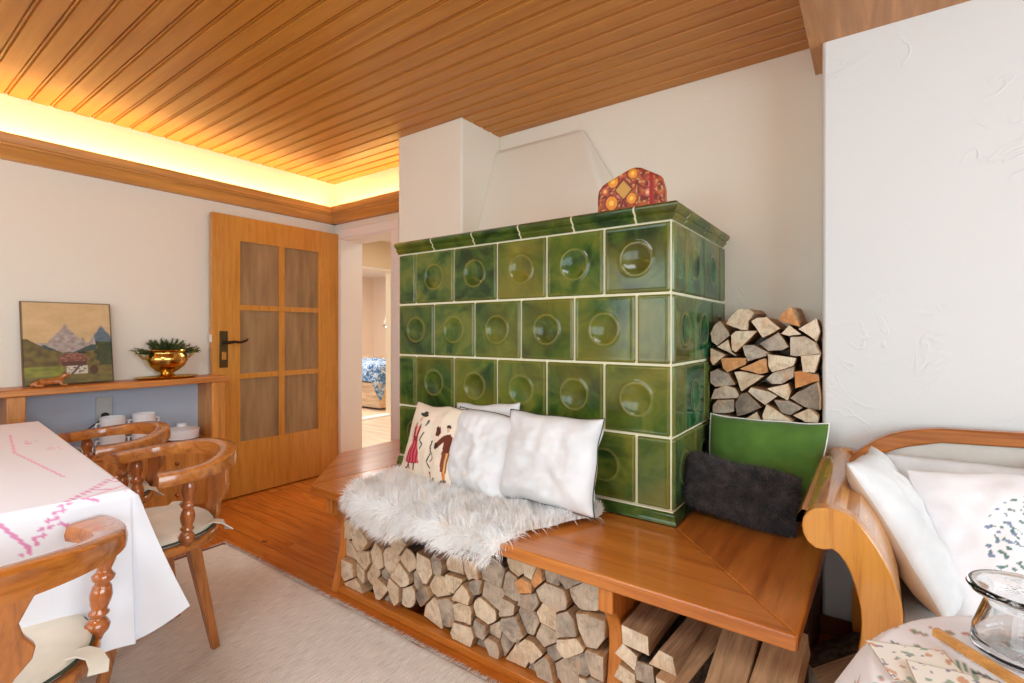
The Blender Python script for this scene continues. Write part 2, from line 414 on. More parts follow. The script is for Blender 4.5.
M_tileS=glaze('green glaze teal reflection',(16,56,44),(30,84,58),(70,116,74))  # side tiles: teal window reflection mixed into the green glaze colour
M_tileD=glaze('green glaze dark',(30,52,20),(54,80,28),(84,98,36))
def tile_height(u,v,w,h,round_):
    e=min(u,w-u,v,h-v); z=.010; c=0
    if e<.004: z=.010*(max(e,0)/.004)**.5; c=.25
    elif e<.013: z=.010+.0025*math.sin((e-.004)/.009*PI); c=.35 if abs(e-.0085)<.003 else .1
    elif e<.018: z=.0088; c=0
    if round_:
        r=math.hypot(u-w/2,v-h/2); R0=.062
        if abs(r-R0)<.006: z+=.004*math.cos((r-R0)/.006*PI/2); c=max(c,.75*(1-abs(r-R0)/.006))
        elif r<R0-.006: z-=.008*(1-(r/(R0-.006))**2)
    return z,c
tile_cache={}
def tile(x,y,z,w,h,side,mat,round_=True):
    """side 0: face towards -y, origin lower left at x; side 1: face towards +x, origin at y"""
    g=.0062; w-=g; h-=g
    key=(round(w,4),round(h,4),side,round_,mat.name)
    if key not in tile_cache:
        nu=max(8,int(w/.0062)); nv=int(h/.0062); m=MB(); cols=[]
        for j in range(nv+1):
            for i in range(nu+1):
                u=w*i/nu; v=h*j/nv; d,c=tile_height(u,v,w,h,round_)
                if i in(0,nu) or j in(0,nv): d=-.004
                m.v.append((u,-d,v) if side==0 else (d,u,v)); cols.append((c,c,c,1))
        m.f=[(j*(nu+1)+i,j*(nu+1)+i+1,(j+1)*(nu+1)+i+1,(j+1)*(nu+1)+i) for j in range(nv) for i in range(nu)]; m.m=[0]*len(m.f)
        o=obj('tile',m,mat,stove,smooth='all',colors=cols,local=True,recalc=False,origin=(0,0,0)); tile_cache[key]=o
        if side==0:pass
    else:
        o=tile_cache[key].copy(); COL.objects.link(o); o.parent=stove
    o.location=Vector((x+(g/2 if side==0 else 0),y+(g/2 if side==1 else 0),z+g/2))-stove.location
    return o
yend=YB-.002
for r in range(4):
    z=ZT-(r+1)*P
    h=P
    # front
    xs=[]; x=SX; first=P if r%2==0 else P/2
    while x>SL+.01:
        w=first if x==SX else P
        w=min(w,x-SL); xs.append((x-w,w)); x-=w
    for i,(xa,w) in enumerate(xs):
        tile(xa,SY,z,w,h,0,M_tile if (i+r)%3 else M_tileD,w>.2)
    y=SY; first=P/2 if r%2==0 else P
    while y<yend-.02:
        w=first if y==SY else P
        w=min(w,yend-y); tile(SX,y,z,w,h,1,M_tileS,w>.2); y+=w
m=MB(); m.box(SL,SX,SY,YB-.003,.482,1.625); obj('stove_body',m,M_grout,stove)
# rounded left end of the front: crown and base profiles
crown=[(-.002,1.590),(.006,1.590),(.010,1.600),(.018,1.604),(.020,1.610),(.016,1.616),(.026,1.622),(.034,1.632),(.034,1.642),(.024,1.650),(.004,1.652),(-.05,1.650),(-.05,1.60)]
crown=[(a,b) for a,b in crown]
def prof_piece(name,prof,side,a0,a1,m0=False,m1=False,mat=M_tile):
    """m0/m1: mitre at the ends towards the outer corner"""
    m=MB(); n=len(prof); vs=[]
    for k,(a,mm) in enumerate(((a0,m0),(a1,m1))):
        for o_,z in prof:
            if side==0: vs.append((a+(o_ if mm else 0),SY-o_,z))
            else: vs.append((SX+o_,a-(o_ if mm else 0),z))
    fs=[tuple(range(n)),tuple(range(2*n-1,n-1,-1))]+[(i,i+n,(i+1)%n+n,(i+1)%n) for i in range(n)]
    m.add(vs,fs); return obj(name,m,mat,stove,smooth=50)
g=.0045
xs=[SX-P*(.5+i) for i in range(5)]; prev=SX
for i,x in enumerate(xs+[SL]):
    prof_piece('crown_tile',crown,0,x+(g if i<5 else -.01),prev-(g if i else 0),False,i==0,M_tileD)
    prev=x
prev=SY
for i,y in enumerate([SY+P*.5,SY+P*1.5,SY+P*2.5,YB-.002]):
    prof_piece('crown_tile',crown,1,prev+(g if i else 0),y-g,i==0,False,M_tileD); prev=y
cg=[(a-.003,b) for a,b in crown]
m=MB();
for x in xs: pass
o=prof_piece('crown_joint',cg,0,SL,SX,False,True,M_grout); o=prof_piece('crown_joint',cg,1,SY,YB-.003,True,False,M_grout)
basep=[(-.03,.482),(.024,.482),(.024,.490),(.019,.498),(.016,.512),(.006,.522),(-.03,.524)]
prof_piece('base_tile',basep,0,SL,SX,False,True,M_tile); prof_piece('base_tile',basep,1,SY,YB-.003,True,False,M_tileS)
prof_piece('base_joint',[(-.01,.522),(.008,.522),(.008,.528),(-.01,.528)],0,SL,SX,False,True,M_grout)
prof_piece('base_joint',[(-.01,.522),(.008,.522),(.008,.528),(-.01,.528)],1,SY,YB-.003,True,False,M_grout)
m=MB(); m.box(SL,SX-.01,SY+.01,YB-.001,1.625,1.648); obj('top_slab',m,M_wall,stove)

# ---------------------------------------------------------------- bench around the stove
BZ=.48; BT=.042; BF=1.315
bench=thing('corner_bench','glossy orange pine bench running around the foot of the green stove','bench',(-1.3,1.6,0))
def top(poly,mat,name): m=MB(); m.prism(poly,BZ-BT,BZ-.0005,'z'); return obj(name,m,mat,bench,bevel=.006,seg=3)
k=(SX+.02,SY-.02)
top([(-2.085,BF),(-.138,BF),k,(-2.04,SY-.02)],M_bx,'front_board')
top([(-.138,BF),(-.112,YR-.003),(-.165,YR-.003),(-.165,YB-.004),(k[0],YB-.004),k],M_by,'side_board')
top([(-2.04,SY-.02),(-2.085,BF),(-2.50,1.757),(-2.505,2.205),(-2.045,2.205)],M_by,'left_board')
def legpanel(x0,x1):
    pr=[(1.335,.437),(1.335,.362),(1.362,.352),(1.385,.325),(1.405,.28),(1.41,.225),(1.402,.16),(1.385,.09),(1.36,.0),(1.78,0),(1.78,.437)]
    m=MB(); m.prism(pr,x0,x1,'x'); return obj('leg_panel',m,M_bz,bench,bevel=.004)
legpanel(-2.0,-1.958); legpanel(-.652,-.606)
m=MB(); m.box(-1.957,-.653,1.372,1.43,0,.028); obj('plinth',m,M_bx,bench,bevel=.003)
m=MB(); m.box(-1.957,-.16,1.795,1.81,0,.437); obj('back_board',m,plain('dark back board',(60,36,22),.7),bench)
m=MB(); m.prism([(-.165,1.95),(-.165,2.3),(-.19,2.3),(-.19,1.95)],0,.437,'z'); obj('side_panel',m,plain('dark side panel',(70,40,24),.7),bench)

# ---------------------------------------------------------------- firewood
def log_end(name,a,b,c):
    gy=.75 if name.startswith(('grey','dark')) else .2
    t=NT(name); v=t.coord('Object',(1,1,1),rand=31.0)
    n=t.noise(v,26,5,.7,.6); n2=t.noise(v,8,3,.6); st=t.noise(t.coord('Object',(60,60,9),rand=17),3,3,.6)
    col=t.ramp(n2,[(.3,lin4(a)),(.5,lin4(b)),(.72,lin4(c))])
    col=t.mix(.5,col,t.ramp(n,[(.34,(.35,.30,.26,1)),(.5,(1,1,1,1))]),'MULTIPLY')
    col=t.mix(.35,col,t.ramp(st,[(.35,(.6,.52,.45,1)),(.6,(1,1,1,1))]),'MULTIPLY')
    n4=t.noise(v,15,4,.7,1.2); col=t.mix(t.ramp(n4,[(.48,(0,0,0,1)),(.68,(gy,gy,gy,1))]),col,lin4((112,104,98)))
    n5=t.noise(v,11,3,.6,.4); col=t.mix(t.ramp(n5,[(.58,(0,0,0,1)),(.75,(.5,.5,.5,1))]),col,lin4((214,150,98)))
    t.bump(n,.6,.006); return t.base(col,.85)
ENDS={'p':log_end('pale cut end',(212,184,150),(230,208,178),(238,224,200)),
      'm':log_end('weathered cut end',(176,160,142),(204,186,164),(220,206,184)),
      'o':log_end('orange cut end',(200,130,74),(216,152,94),(226,172,116)),
      'g':log_end('grey cut end',(150,138,124),(186,172,154),(212,198,176)),
      'd':log_end('dark cut end',(96,84,72),(138,122,106),(178,160,138))}
WORD={'p':'pale','m':'lightly weathered','o':'orange tinted','g':'grey','d':'dark grey'}
def split_side():
    t=NT('split wood side'); v=t.coord('Object',(40,3,40),rand=13); n=t.noise(v,2.2,5,.65,.4)
    t.bump(n,.5,.006); oi=t.n('ShaderNodeObjectInfo')
    c=t.ramp(n,[(.3,lin4((120,84,56))),(.5,lin4((176,134,94))),(.7,lin4((206,166,122)))])
    c=t.mix(.35,c,t.ramp(oi.outputs['Random'],[(0,lin4((120,104,92))),(1,lin4((214,176,130)))]))
    return t.base(c,.85)
M_side=split_side()
M_linside=fabric('shaded natural linen',(206,184,160),200)
t=NT('bark'); v=t.coord('Object',(30,10,30),rand=9); n=t.noise(v,2.6,5,.7); t.bump(n,.9,.012)
M_bark=t.base(t.ramp(n,[(.35,lin4((38,28,22))),(.6,lin4((92,72,56))),(.75,lin4((120,104,90)))]),.95)
def clip(poly,a,b,c):  # keep a*x+b*y<=c
    out=[]
    for i in range(len(poly)):
        p=poly[i];q=poly[(i+1)%len(poly)]; fp=a*p[0]+b*p[1]-c; fq=a*q[0]+b*q[1]-c
        if fp<=0: out.append(p)
        if fp*fq<0:
            s=fp/(fp-fq); out.append((p[0]+s*(q[0]-p[0]),p[1]+s*(q[1]-p[1])))
    return out
def make_log(poly,y0,L,kind,label,group,arc=None,rough=True):
    cx=sum(p[0] for p in poly)/len(poly); cz=sum(p[1] for p in poly)/len(poly)
    P2=[]
    for i,p in enumerate(poly):
        q=poly[(i+1)%len(poly)]; d=math.hypot(q[0]-p[0],q[1]-p[1]); n=max(1,int(d/.014))
        for j in range(n):
            s=j/n; P2.append((p[0]+(q[0]-p[0])*s-cx,p[1]+(q[1]-p[1])*s-cz))
    n=len(P2); m=MB(); ys=[0,.004,L*.25,L*.5,L*.75,L]; sd=R.random()*100
    twx=R.uniform(-.012,.012); twz=R.uniform(-.006,.006)
    for k,y in enumerate(ys):
        for i,(a,b) in enumerate(P2):
            s=.97 if k==0 else 1.0
            j=.0022*noise.noise(Vector((a*90,b*90,sd+y*4)))
            l=max(math.hypot(a,b),1e-4)
            m.v.append((a*s*(1+j/l)+twx*y/L,y,b*s*(1+j/l)+twz*y/L))
    for k in range(len(ys)-1):
        for i in range(n): m.f.append((k*n+i,k*n+(i+1)%n,(k+1)*n+(i+1)%n,(k+1)*n+i)); m.m.append(1)
    m.v.append((0,-.0015,0)); c0=len(m.v)-1
    for i in range(n): m.f.append((c0,(i+1)%n,i)); m.m.append(0)
    m.f.append(tuple((len(ys)-1)*n+i for i in range(n))); m.m.append(0)
    o=obj('firewood_log',m,[ENDS[kind],M_side],local=True,origin=(cx,y0,cz),recalc=True,merge=False)
    tag(o,label,'firewood',group)
    if arc:
        a=[(p[0]-cx,p[1]-cz) for p in arc]
        if len(a)>=2:
            b=MB()
            K=len(a); vs=[]
            for y in (.003,L*.5,L-.003):
                for s in (.985,1+.004/max(.02,math.hypot(*a[0]))):
                    vs+=[(x*s+twx*y/L,y,z*s+twz*y/L) for x,z in a]
            fs=[]
            for t_ in range(2):
                for s in range(2):
                    for i in range(K-1):
                        A=t_*2*K+s*K+i; fs.append((A,A+1,A+1+2*K,A+2*K))
            for i in range(K-1): fs.append((i,i+1,i+1+K,i+K)); e=4*K; fs.append((e+i,e+i+1,e+i+1+K,e+i+K))
            for t_ in range(2):
                for i in (0,K-1):
                    A=t_*2*K+i; fs.append((A,A+K,A+3*K,A+2*K))
            b.add(vs,fs); q=obj('bark',b,M_bark,local=True,origin=(0,0,0)); q.parent=o
    return o
ORD=['first','second','third','fourth','fifth','sixth','seventh','eighth','ninth','tenth','eleventh','twelfth','thirteenth','fourteenth','fifteenth','sixteenth','seventeenth','eighteenth','nineteenth','twentieth','twenty-first','twenty-second','twenty-third','twenty-fourth','twenty-fifth']
def label_rows(items,nrow,where,rows):
    """items: list of dict(x,z,kind); labels by row from the bottom and place from the left"""
    items=sorted(items,key=lambda d:d['z']); zs=[d['z'] for d in items]; z0,z1=min(zs),max(zs)
    for d in items: d['row']=min(nrow-1,int((d['z']-z0)/(z1-z0+1e-6)*nrow))
    for r in range(nrow):
        row=sorted([d for d in items if d['row']==r],key=lambda d:d['x'])
        for i,d in enumerate(row): d['label']='%s split log %s, %s row, %s from the left'%(WORD[d['kind']],where,rows[r],ORD[i])
SEEDS= [(-1.921,0.27,'p'),(-1.889,0.221,'p'),(-1.921,0.173,'p'),(-1.915,0.109,'p'),(-1.827,0.253,'p'),(-1.816,0.171,'p'),(-1.847,0.108,'p'),(-1.878,0.047,'p'),(-1.761,0.107,'p'),(-1.727,0.192,'p'),(-1.642,0.215,'p'),(-1.684,0.129,'g'),(-1.583,0.285,'p'),(-1.579,0.16,'p'),(-1.531,0.233,'p'),(-1.492,0.179,'g'),(-1.43,0.238,'p'),(-1.358,0.252,'g'),(-1.282,0.268,'p'),(-1.274,0.226,'p'),(-1.694,0.073,'p'),(-1.61,0.096,'p'),(-1.661,0.04,'g'),(-1.553,0.089,'p'),(-1.438,0.131,'d'),(-1.366,0.193,'p'),(-1.238,0.193,'p'),(-1.191,0.285,'p'),(-1.167,0.247,'g'),(-1.182,0.291,'p'),(-1.391,0.083,'p'),(-1.323,0.097,'g'),(-1.234,0.12,'p'),(-1.104,0.296,'g'),(-1.104,0.233,'m'),(-1.127,0.156,'p'),(-0.981,0.358,'p'),(-1.014,0.288,'m'),(-0.928,0.373,'p'),(-0.882,0.36,'o'),(-0.837,0.376,'g'),(-0.936,0.311,'o'),(-1.014,0.22,'m'),(-0.925,0.259,'g'),(-0.837,0.313,'m'),(-0.765,0.388,'g'),(-0.734,0.339,'m'),(-0.867,0.233,'p'),(-1.224,0.054,'p'),(-1.154,0.104,'g'),(-1.086,0.106,'m'),(-1.145,0.033,'g'),(-1.095,0.069,'m'),(-1.026,0.087,'g'),(-0.993,0.16,'g'),(-0.94,0.195,'g'),(-0.977,0.045,'p'),(-0.932,0.108,'p'),(-0.886,0.171,'m'),(-0.8,0.224,'g'),(-0.837,0.122,'g'),(-0.765,0.171,'p'),(-0.697,0.257,'m'),(-0.734,0.133,'g'),(-0.68,0.154,'m'),(-0.874,0.059,'m'),(-0.928,0.031,'g'),(-0.786,0.063,'m'),(-0.73,0.067,'p'),(-0.683,0.075,'g')]
NICHE= [('m',[(-0.572,1.173),(-0.554,1.21),(-0.535,1.225),(-0.519,1.21),(-0.494,1.165),(-0.544,1.12),(-0.566,1.14)]),('p',[(-0.506,1.214),(-0.488,1.246),(-0.458,1.274),(-0.414,1.275),(-0.397,1.257),(-0.417,1.225),(-0.421,1.187),(-0.447,1.189)]),('p',[(-0.542,1.115),(-0.498,1.145),(-0.485,1.094),(-0.466,1.077)]),('p',[(-0.486,1.165),(-0.469,1.181),(-0.385,1.183),(-0.447,1.117),(-0.469,1.093),(-0.483,1.104)]),('p',[(-0.405,1.223),(-0.385,1.237),(-0.349,1.238),(-0.301,1.193),(-0.363,1.156)]),('g',[(-0.443,1.121),(-0.399,1.124),(-0.353,1.099),(-0.349,1.082),(-0.421,1.058)]),('p',[(-0.568,1.107),(-0.509,1.081),(-0.538,1.054),(-0.558,1.035),(-0.568,1.053)]),('o',[(-0.306,1.226),(-0.29,1.258),(-0.262,1.278),(-0.23,1.2),(-0.27,1.214)]),('p',[(-0.297,1.172),(-0.267,1.206),(-0.227,1.17),(-0.27,1.164)]),('p',[(-0.235,1.191),(-0.175,1.231),(-0.163,1.181),(-0.175,1.144),(-0.211,1.174)]),('g',[(-0.374,1.13),(-0.307,1.176),(-0.27,1.12),(-0.294,1.106),(-0.342,1.103)]),('m',[(-0.263,1.158),(-0.214,1.161),(-0.182,1.14),(-0.16,1.096),(-0.243,1.083),(-0.263,1.086)]),('p',[(-0.344,1.088),(-0.243,1.075),(-0.253,1.044),(-0.328,1.016),(-0.342,1.041)]),('p',[(-0.229,1.087),(-0.16,1.091),(-0.182,1.021),(-0.22,1.019)]),('g',[(-0.353,0.984),(-0.325,1.014),(-0.253,1.039),(-0.255,0.999),(-0.297,0.968),(-0.332,0.968)]),('o',[(-0.25,1.018),(-0.23,1.023),(-0.172,1.011),(-0.169,0.989),(-0.247,0.954)]),('p',[(-0.346,0.947),(-0.273,0.971),(-0.263,0.941),(-0.273,0.904)]),('d',[(-0.263,0.915),(-0.237,0.939),(-0.172,0.983),(-0.16,0.93),(-0.164,0.878),(-0.214,0.885)]),('g',[(-0.32,0.901),(-0.27,0.903),(-0.222,0.88),(-0.263,0.848),(-0.294,0.855)]),('p',[(-0.363,0.836),(-0.349,0.883),(-0.257,0.824),(-0.26,0.816),(-0.36,0.809)]),('p',[(-0.255,0.845),(-0.198,0.879),(-0.169,0.848),(-0.172,0.825),(-0.211,0.823)]),('o',[(-0.527,1.066),(-0.428,1.069),(-0.432,1.041),(-0.5,1.008),(-0.515,1.022)]),('o',[(-0.451,1.023),(-0.355,1.072),(-0.349,1.064),(-0.346,1.013),(-0.371,1.006)]),('g',[(-0.574,1.003),(-0.542,1.018),(-0.504,1.002),(-0.473,0.955),(-0.55,0.942),(-0.57,0.957)]),('p',[(-0.475,1.007),(-0.451,1.012),(-0.362,0.997),(-0.447,0.928)]),('m',[(-0.572,0.886),(-0.554,0.929),(-0.511,0.948),(-0.473,0.939),(-0.456,0.908),(-0.466,0.899)]),('g',[(-0.562,0.825),(-0.562,0.858),(-0.542,0.883),(-0.477,0.89),(-0.477,0.841),(-0.496,0.833)]),('d',[(-0.462,0.823),(-0.469,0.878),(-0.447,0.916),(-0.425,0.924),(-0.372,0.867),(-0.432,0.833)]),('m',[(-0.417,0.93),(-0.407,0.947),(-0.342,0.936),(-0.311,0.919),(-0.356,0.88)]),('p',[(-0.44,0.805),(-0.388,0.846),(-0.367,0.808),(-0.371,0.788),(-0.44,0.781)])]
X0,X1,Z0,Z1=-1.955,-.657,.030,.415
seeds=[(a+R.uniform(-.008,.008),b+.008+R.uniform(-.01,.01),k) for a,b,k in SEEDS if X0<a<X1]
cells=[]; wt=[R.uniform(-.24,.24) for _ in seeds]
for i,(a,b,k) in enumerate(seeds):
    N=18 if R.random()<.33 else R.choice([3,4,4,4,5]); rad={18:.056,3:.088,4:.070,5:.064}[N]*R.uniform(.95,1.2); ph=R.random()*6
    poly=[(a+rad*math.cos(ph+2*PI*j/N),b+rad*.95*math.sin(ph+2*PI*j/N)) for j in range(N)]
    arcset=set((round(p[0],6),round(p[1],6)) for p in poly)
    for (A,B,C) in ((1,0,X1),(-1,0,-X0),(0,1,Z1),(0,-1,-Z0)): poly=clip(poly,A,B,C)
    for j,(c,d,_) in enumerate(seeds):
        if j==i or abs(c-a)>.16: continue
        nx,nz=c-a,d-b; l=math.hypot(nx,nz); nx/=l;nz/=l; w_=.5+((wt[i]-wt[j])*.5)
        gap=.0026
        poly=clip(poly,nx,nz,nx*(a+(c-a)*w_)+nz*(b+(d-b)*w_)-gap)
    if len(poly)<3: continue
    arc=[p for p in poly if (round(p[0],6),round(p[1],6)) in arcset]
    # contiguous arc
    best=[];cur=[]
    for p in poly+poly:
        if (round(p[0],6),round(p[1],6)) in arcset: cur.append(p)
        else: cur=[]
        if len(cur)>len(best) and len(cur)<=N: best=list(cur)
    cells.append(dict(x=a,z=b,kind=k,poly=poly,arc=best if len(best)>=3 and N>10 else None))
label_rows(cells,5,'in the stack under the bench',['bottom','second','third','fourth','top'])
for c in cells:
    make_log(c['poly'],1.396+R.uniform(-.014,.022)-(.012 if c['z']>.3 else 0),.34+R.uniform(-.02,.02),c['kind'],c['label'],'split logs stacked under the bench',c['arc'])
nl=[dict(kind=k,poly=p,x=sum(q[0] for q in p)/len(p),z=sum(q[1] for q in p)/len(p)) for k,p in NICHE]
extra=[('m',[(-.565,.82),(-.50,.82),(-.47,.79),(-.50,.755),(-.565,.765)]),('o',[(-.565,.755),(-.50,.745),(-.49,.70),(-.56,.69)]),('p',[(-.455,.77),(-.37,.77),(-.35,.72),(-.44,.71)]),('g',[(-.34,.80),(-.25,.81),(-.24,.75),(-.33,.73)]),('p',[(-.23,.81),(-.17,.81),(-.17,.74),(-.22,.745)]),
 ('o',[(-.56,.68),(-.48,.69),(-.46,.62),(-.55,.60)]),('p',[(-.45,.70),(-.35,.71),(-.34,.64),(-.44,.62)]),('m',[(-.33,.72),(-.17,.73),(-.18,.65),(-.31,.64)]),('g',[(-.56,.59),(-.47,.61),(-.45,.54),(-.55,.52)]),('p',[(-.44,.61),(-.31,.63),(-.30,.55),(-.43,.53)]),('m',[(-.30,.64),(-.17,.64),(-.17,.56),(-.28,.55)]),
 ('p',[(-.565,.515),(-.44,.525),(-.43,.483),(-.565,.483)]),('m',[(-.42,.525),(-.30,.54),(-.29,.483),(-.42,.483)]),('p',[(-.28,.545),(-.17,.55),(-.17,.483),(-.28,.483)])]
nl+=[dict(kind=k,poly=p,x=sum(q[0] for q in p)/len(p),z=sum(q[1] for q in p)/len(p)) for k,p in extra]
label_rows(nl,9,'piled in the wall niche',['bottom','second','third','fourth','fifth','sixth','seventh','eighth','top'])
for c in nl:
    p=c['poly']; cx,cz=c['x'],c['z']; p=[(cx+(a-cx)*1.035,cz+(b-cz)*1.035) for a,b in p]
    p=[(min(max(a,-.572),-.162),b) for a,b in p]
    make_log(p,2.27+R.uniform(-.008,.012),.29,c['kind'],c['label'],'split logs piled in the niche',None)

# loose heap at the right under the bench
def heap_log(sec,p0,p1,kind,label,bark=None,roll=0):
    """sec: polygon (a,b) section; from p0 (front end) to p1"""
    p0=Vector(p0);p1=Vector(p1);d=(p1-p0); L=d.length; d.normalize()
    sd=d.cross(Vector((0,0,1))).normalized(); up=sd.cross(d)
    M=Matrix((sd,d,up)).transposed()@Matrix.Rotation(roll,3,'Y')
    m=MB(); P2=[]
    for i,p in enumerate(sec):
        q=sec[(i+1)%len(sec)]; n=max(1,int(math.hypot(q[0]-p[0],q[1]-p[1])/.014))
        for j in range(n): s=j/n; P2.append((p[0]+(q[0]-p[0])*s,p[1]+(q[1]-p[1])*s))
    n=len(P2); ys=[0,.004]+[L*i/8 for i in range(1,9)]; sd_=R.random()*99
    for k,y in enumerate(ys):
        for a,b in P2:
            s=(.97 if k==0 else 1)*(1+.05*noise.noise(Vector((a*40+sd_,y*6,b*40)))); m.v.append((a*s,y,b*s))
    for k in range(len(ys)-1):
        for i in range(n): m.f.append((k*n+i,k*n+(i+1)%n,(k+1)*n+(i+1)%n,(k+1)*n+i)); m.m.append(1)
    m.f.append(tuple(range(n))); m.m.append(0); m.f.append(tuple((len(ys)-1)*n+i for i in range(n))); m.m.append(0)
    o=obj('firewood_log',m,[ENDS[kind],M_side],local=True,origin=p0,merge=False)
    o.matrix_world=Matrix.Translation(p0)@M.to_4x4(); tag(o,label,'firewood','loose split logs under the right end of the bench')
    if bark:
        b=MB(); K=len(bark)
        for y in (0.002,L*.33,L*.66,L-.002):
            for s in (.99,1.07): b.v+= [(a*s,y,c*s) for a,c in bark]
        for t_ in range(3):
            for s in range(2):
                for i in range(K-1): A=t_*2*K+s*K+i; b.f.append((A,A+1,A+1+2*K,A+2*K)); b.m.append(0)
        for e in (0,6*K):
            for i in range(K-1): b.f.append((e+i,e+i+1,e+i+1+K,e+i+K)); b.m.append(0)
        for t_ in range(3):
            for i in (0,K-1): A=t_*2*K+i; b.f.append((A,A+K,A+3*K,A+2*K)); b.m.append(0)
        q=obj('bark',b,M_bark,local=True,origin=(0,0,0)); q.parent=o
    return o
sq=[(-.042,-.030),(.040,-.034),(.038,.022),(-.044,.026)]
heap_log(sq,(-.548,1.365,.300),(-.535,1.68,.315),'p','squared pale log on top of the loose heap under the bench')
heap_log([(-.044,-.026),(.040,-.022),(.030,.028),(-.010,.030)],(-.468,1.36,.268),(-.43,1.67,.29),'p','wedge shaped log second from left on the loose heap')
heap_log([(-.035,-.028),(.035,-.02),(.02,.024),(-.03,.02)],(-.575,1.375,.235),(-.56,1.66,.24),'p','small pale log beneath the squared log beside the bench leg',roll=.5)
heap_log([(-.035,-.028),(.035,-.02),(.02,.024),(-.03,.02)],(-.578,1.372,.175),(-.56,1.66,.18),'p','small pale log low in the heap beside the bench leg',roll=.3)
heap_log([(-.03,-.03),(.03,-.025),(.025,.03),(-.03,.026)],(-.525,1.375,.205),(-.51,1.66,.21),'g','grey barked log wedged in the middle of the loose heap',bark=[(-.03,.026),(.0,.031),(.025,.03)])
heap_log([(-.042,-.045),(.04,-.045),(.05,.0),(.035,.034),(-.045,.03)],(-.435,1.33,.208),(-.36,1.66,.27),'p','log with thick dark bark on its right side in the loose heap',bark=[(.04,-.045),(.05,.0),(.035,.034)])
heap_log([(-.05,-.04),(.048,-.044),(.044,.03),(-.045,.034)],(-.315,1.23,.165),(-.30,1.62,.33),'m','brown split log leaning upright, nearer the middle of the bench end')
heap_log([(-.055,-.04),(.05,-.044),(.048,.03),(-.05,.034)],(-.225,1.23,.16),(-.19,1.62,.31),'m','rightmost brown split log leaning under the bench end')
for k,(x,z,kd) in enumerate([(-.57,.07,'p'),(-.49,.06,'m'),(-.41,.065,'p'),(-.52,.135,'g'),(-.44,.13,'m'),(-.33,.06,'p'),(-.25,.055,'g'),(-.345,.125,'p')]):
    heap_log([(-.038,-.03),(.036,-.034),(.03,.03),(-.03,.032)],(x,1.37,z-.022),(x+.01,1.66,z-.022),kd,'%s log at the base of the loose heap, %s from the left'%(WORD[kd],ORD[k]),roll=R.uniform(-.3,.3))
cyl=[(.062*math.cos(a),.062*math.sin(a)) for a in [2*PI*i/14 for i in range(14)]]
heap_log(cyl,(-.185,1.86,.064),(-.02,2.12,.064),'m','rounded bark covered log lying alone on the floor by the sofa leg',bark=cyl[2:9])

# ---------------------------------------------------------------- pillows
def pillow(name,W,H,T,cen,xd,yd,label,group=None,mat=None,colfn=None,N=44,pipe=None,pinch=.085,mat2=None,seed=0,wr=1.0,cat='cushion',rp=.005,noisy=.012):
    xd=Vector(xd).normalized(); yd=Vector(yd); yd=(yd-xd*yd.dot(xd)).normalized(); nd=xd.cross(yd)
    M=Matrix((xd,yd,nd)).transposed().to_4x4(); M.translation=Vector(cen)
    m=MB(); cols=[]
    def shape(u,v,s):
        x=u*W/2*(1-pinch*(1-v*v)); y=v*H/2*(1-pinch*(1-u*u))
        prof=max(0,(1-u**4)*(1-v**4))**.55*(1-.25*(u*u+v*v)/2)
        w=noise.noise(Vector((u*2.2+seed,v*2.2,s*3+seed)))*.35+noise.noise(Vector((u*5+seed,v*5,s*3)))*.13
        z=s*T/2*prof*(1+w*wr)
        x+=noisy*noise.noise(Vector((v*1.7+seed,u*.7,5))); y+=noisy*noise.noise(Vector((u*1.7+seed,v*.7,9)))
        return (x,y,z)
    for s in (1,-1):
        off=len(m.v)
        for j in range(N+1):
            for i in range(N+1):
                u=-1+2*i/N; v=-1+2*j/N
                m.v.append(shape(u,v,s))
                if colfn: cols.append(tuple(lin(colfn((u+1)/2,(v+1)/2)) if s>0 else lin((222,208,188)))+(1,))
        for j in range(N):
            for i in range(N):
                a=off+j*(N+1)+i; f=(a,a+1,a+N+2,a+N+1); m.f.append(f if s>0 else f[::-1]); m.m.append(0 if s>0 else (1 if mat2 else 0))
    mats=[mat or M_linen]+([mat2] if mat2 else [])
    # merge seam by index
    if not colfn: o=obj(name,m,mats,local=True,origin=(0,0,0),smooth='all')
    else: o=obj(name,m,mats,local=True,origin=(0,0,0),smooth='all',colors=cols,recalc=False)
    o.matrix_world=M; tag(o,label,cat,group)
    if pipe:
        path=[]
        for k in range(4*24):
            s=k//24; f=(k%24)/24*2-1
            u,v=[(f,-1),(1,f),(-f,1),(-1,-f)][s]; path.append(shape(u,v,1))
        b=MB(); b.tube(path,rp*.6,6,closed=True); q=obj('piping',b,pipe,local=True,origin=(0,0,0),smooth='all'); q.parent=o
    return o
def inpoly(x,y,P):
    c=False; j=len(P)-1
    for i in range(len(P)):
        if (P[i][1]>y)!=(P[j][1]>y) and x<(P[j][0]-P[i][0])*(y-P[i][1])/(P[j][1]-P[i][1])+P[i][0]: c=not c
        j=i
    return c
def seg(x,y,a,b):
    dx,dy=b[0]-a[0],b[1]-a[1]; t=max(0,min(1,((x-a[0])*dx+(y-a[1])*dy)/(dx*dx+dy*dy+1e-9)))
    return math.hypot(x-a[0]-t*dx,y-a[1]-t*dy)
def pline(x,y,P,w): return any(seg(x,y,P[i],P[i+1])<w for i in range(len(P)-1))
def ell(x,y,cx,cy,a,b): return ((x-cx)/a)**2+((y-cy)/b)**2<1
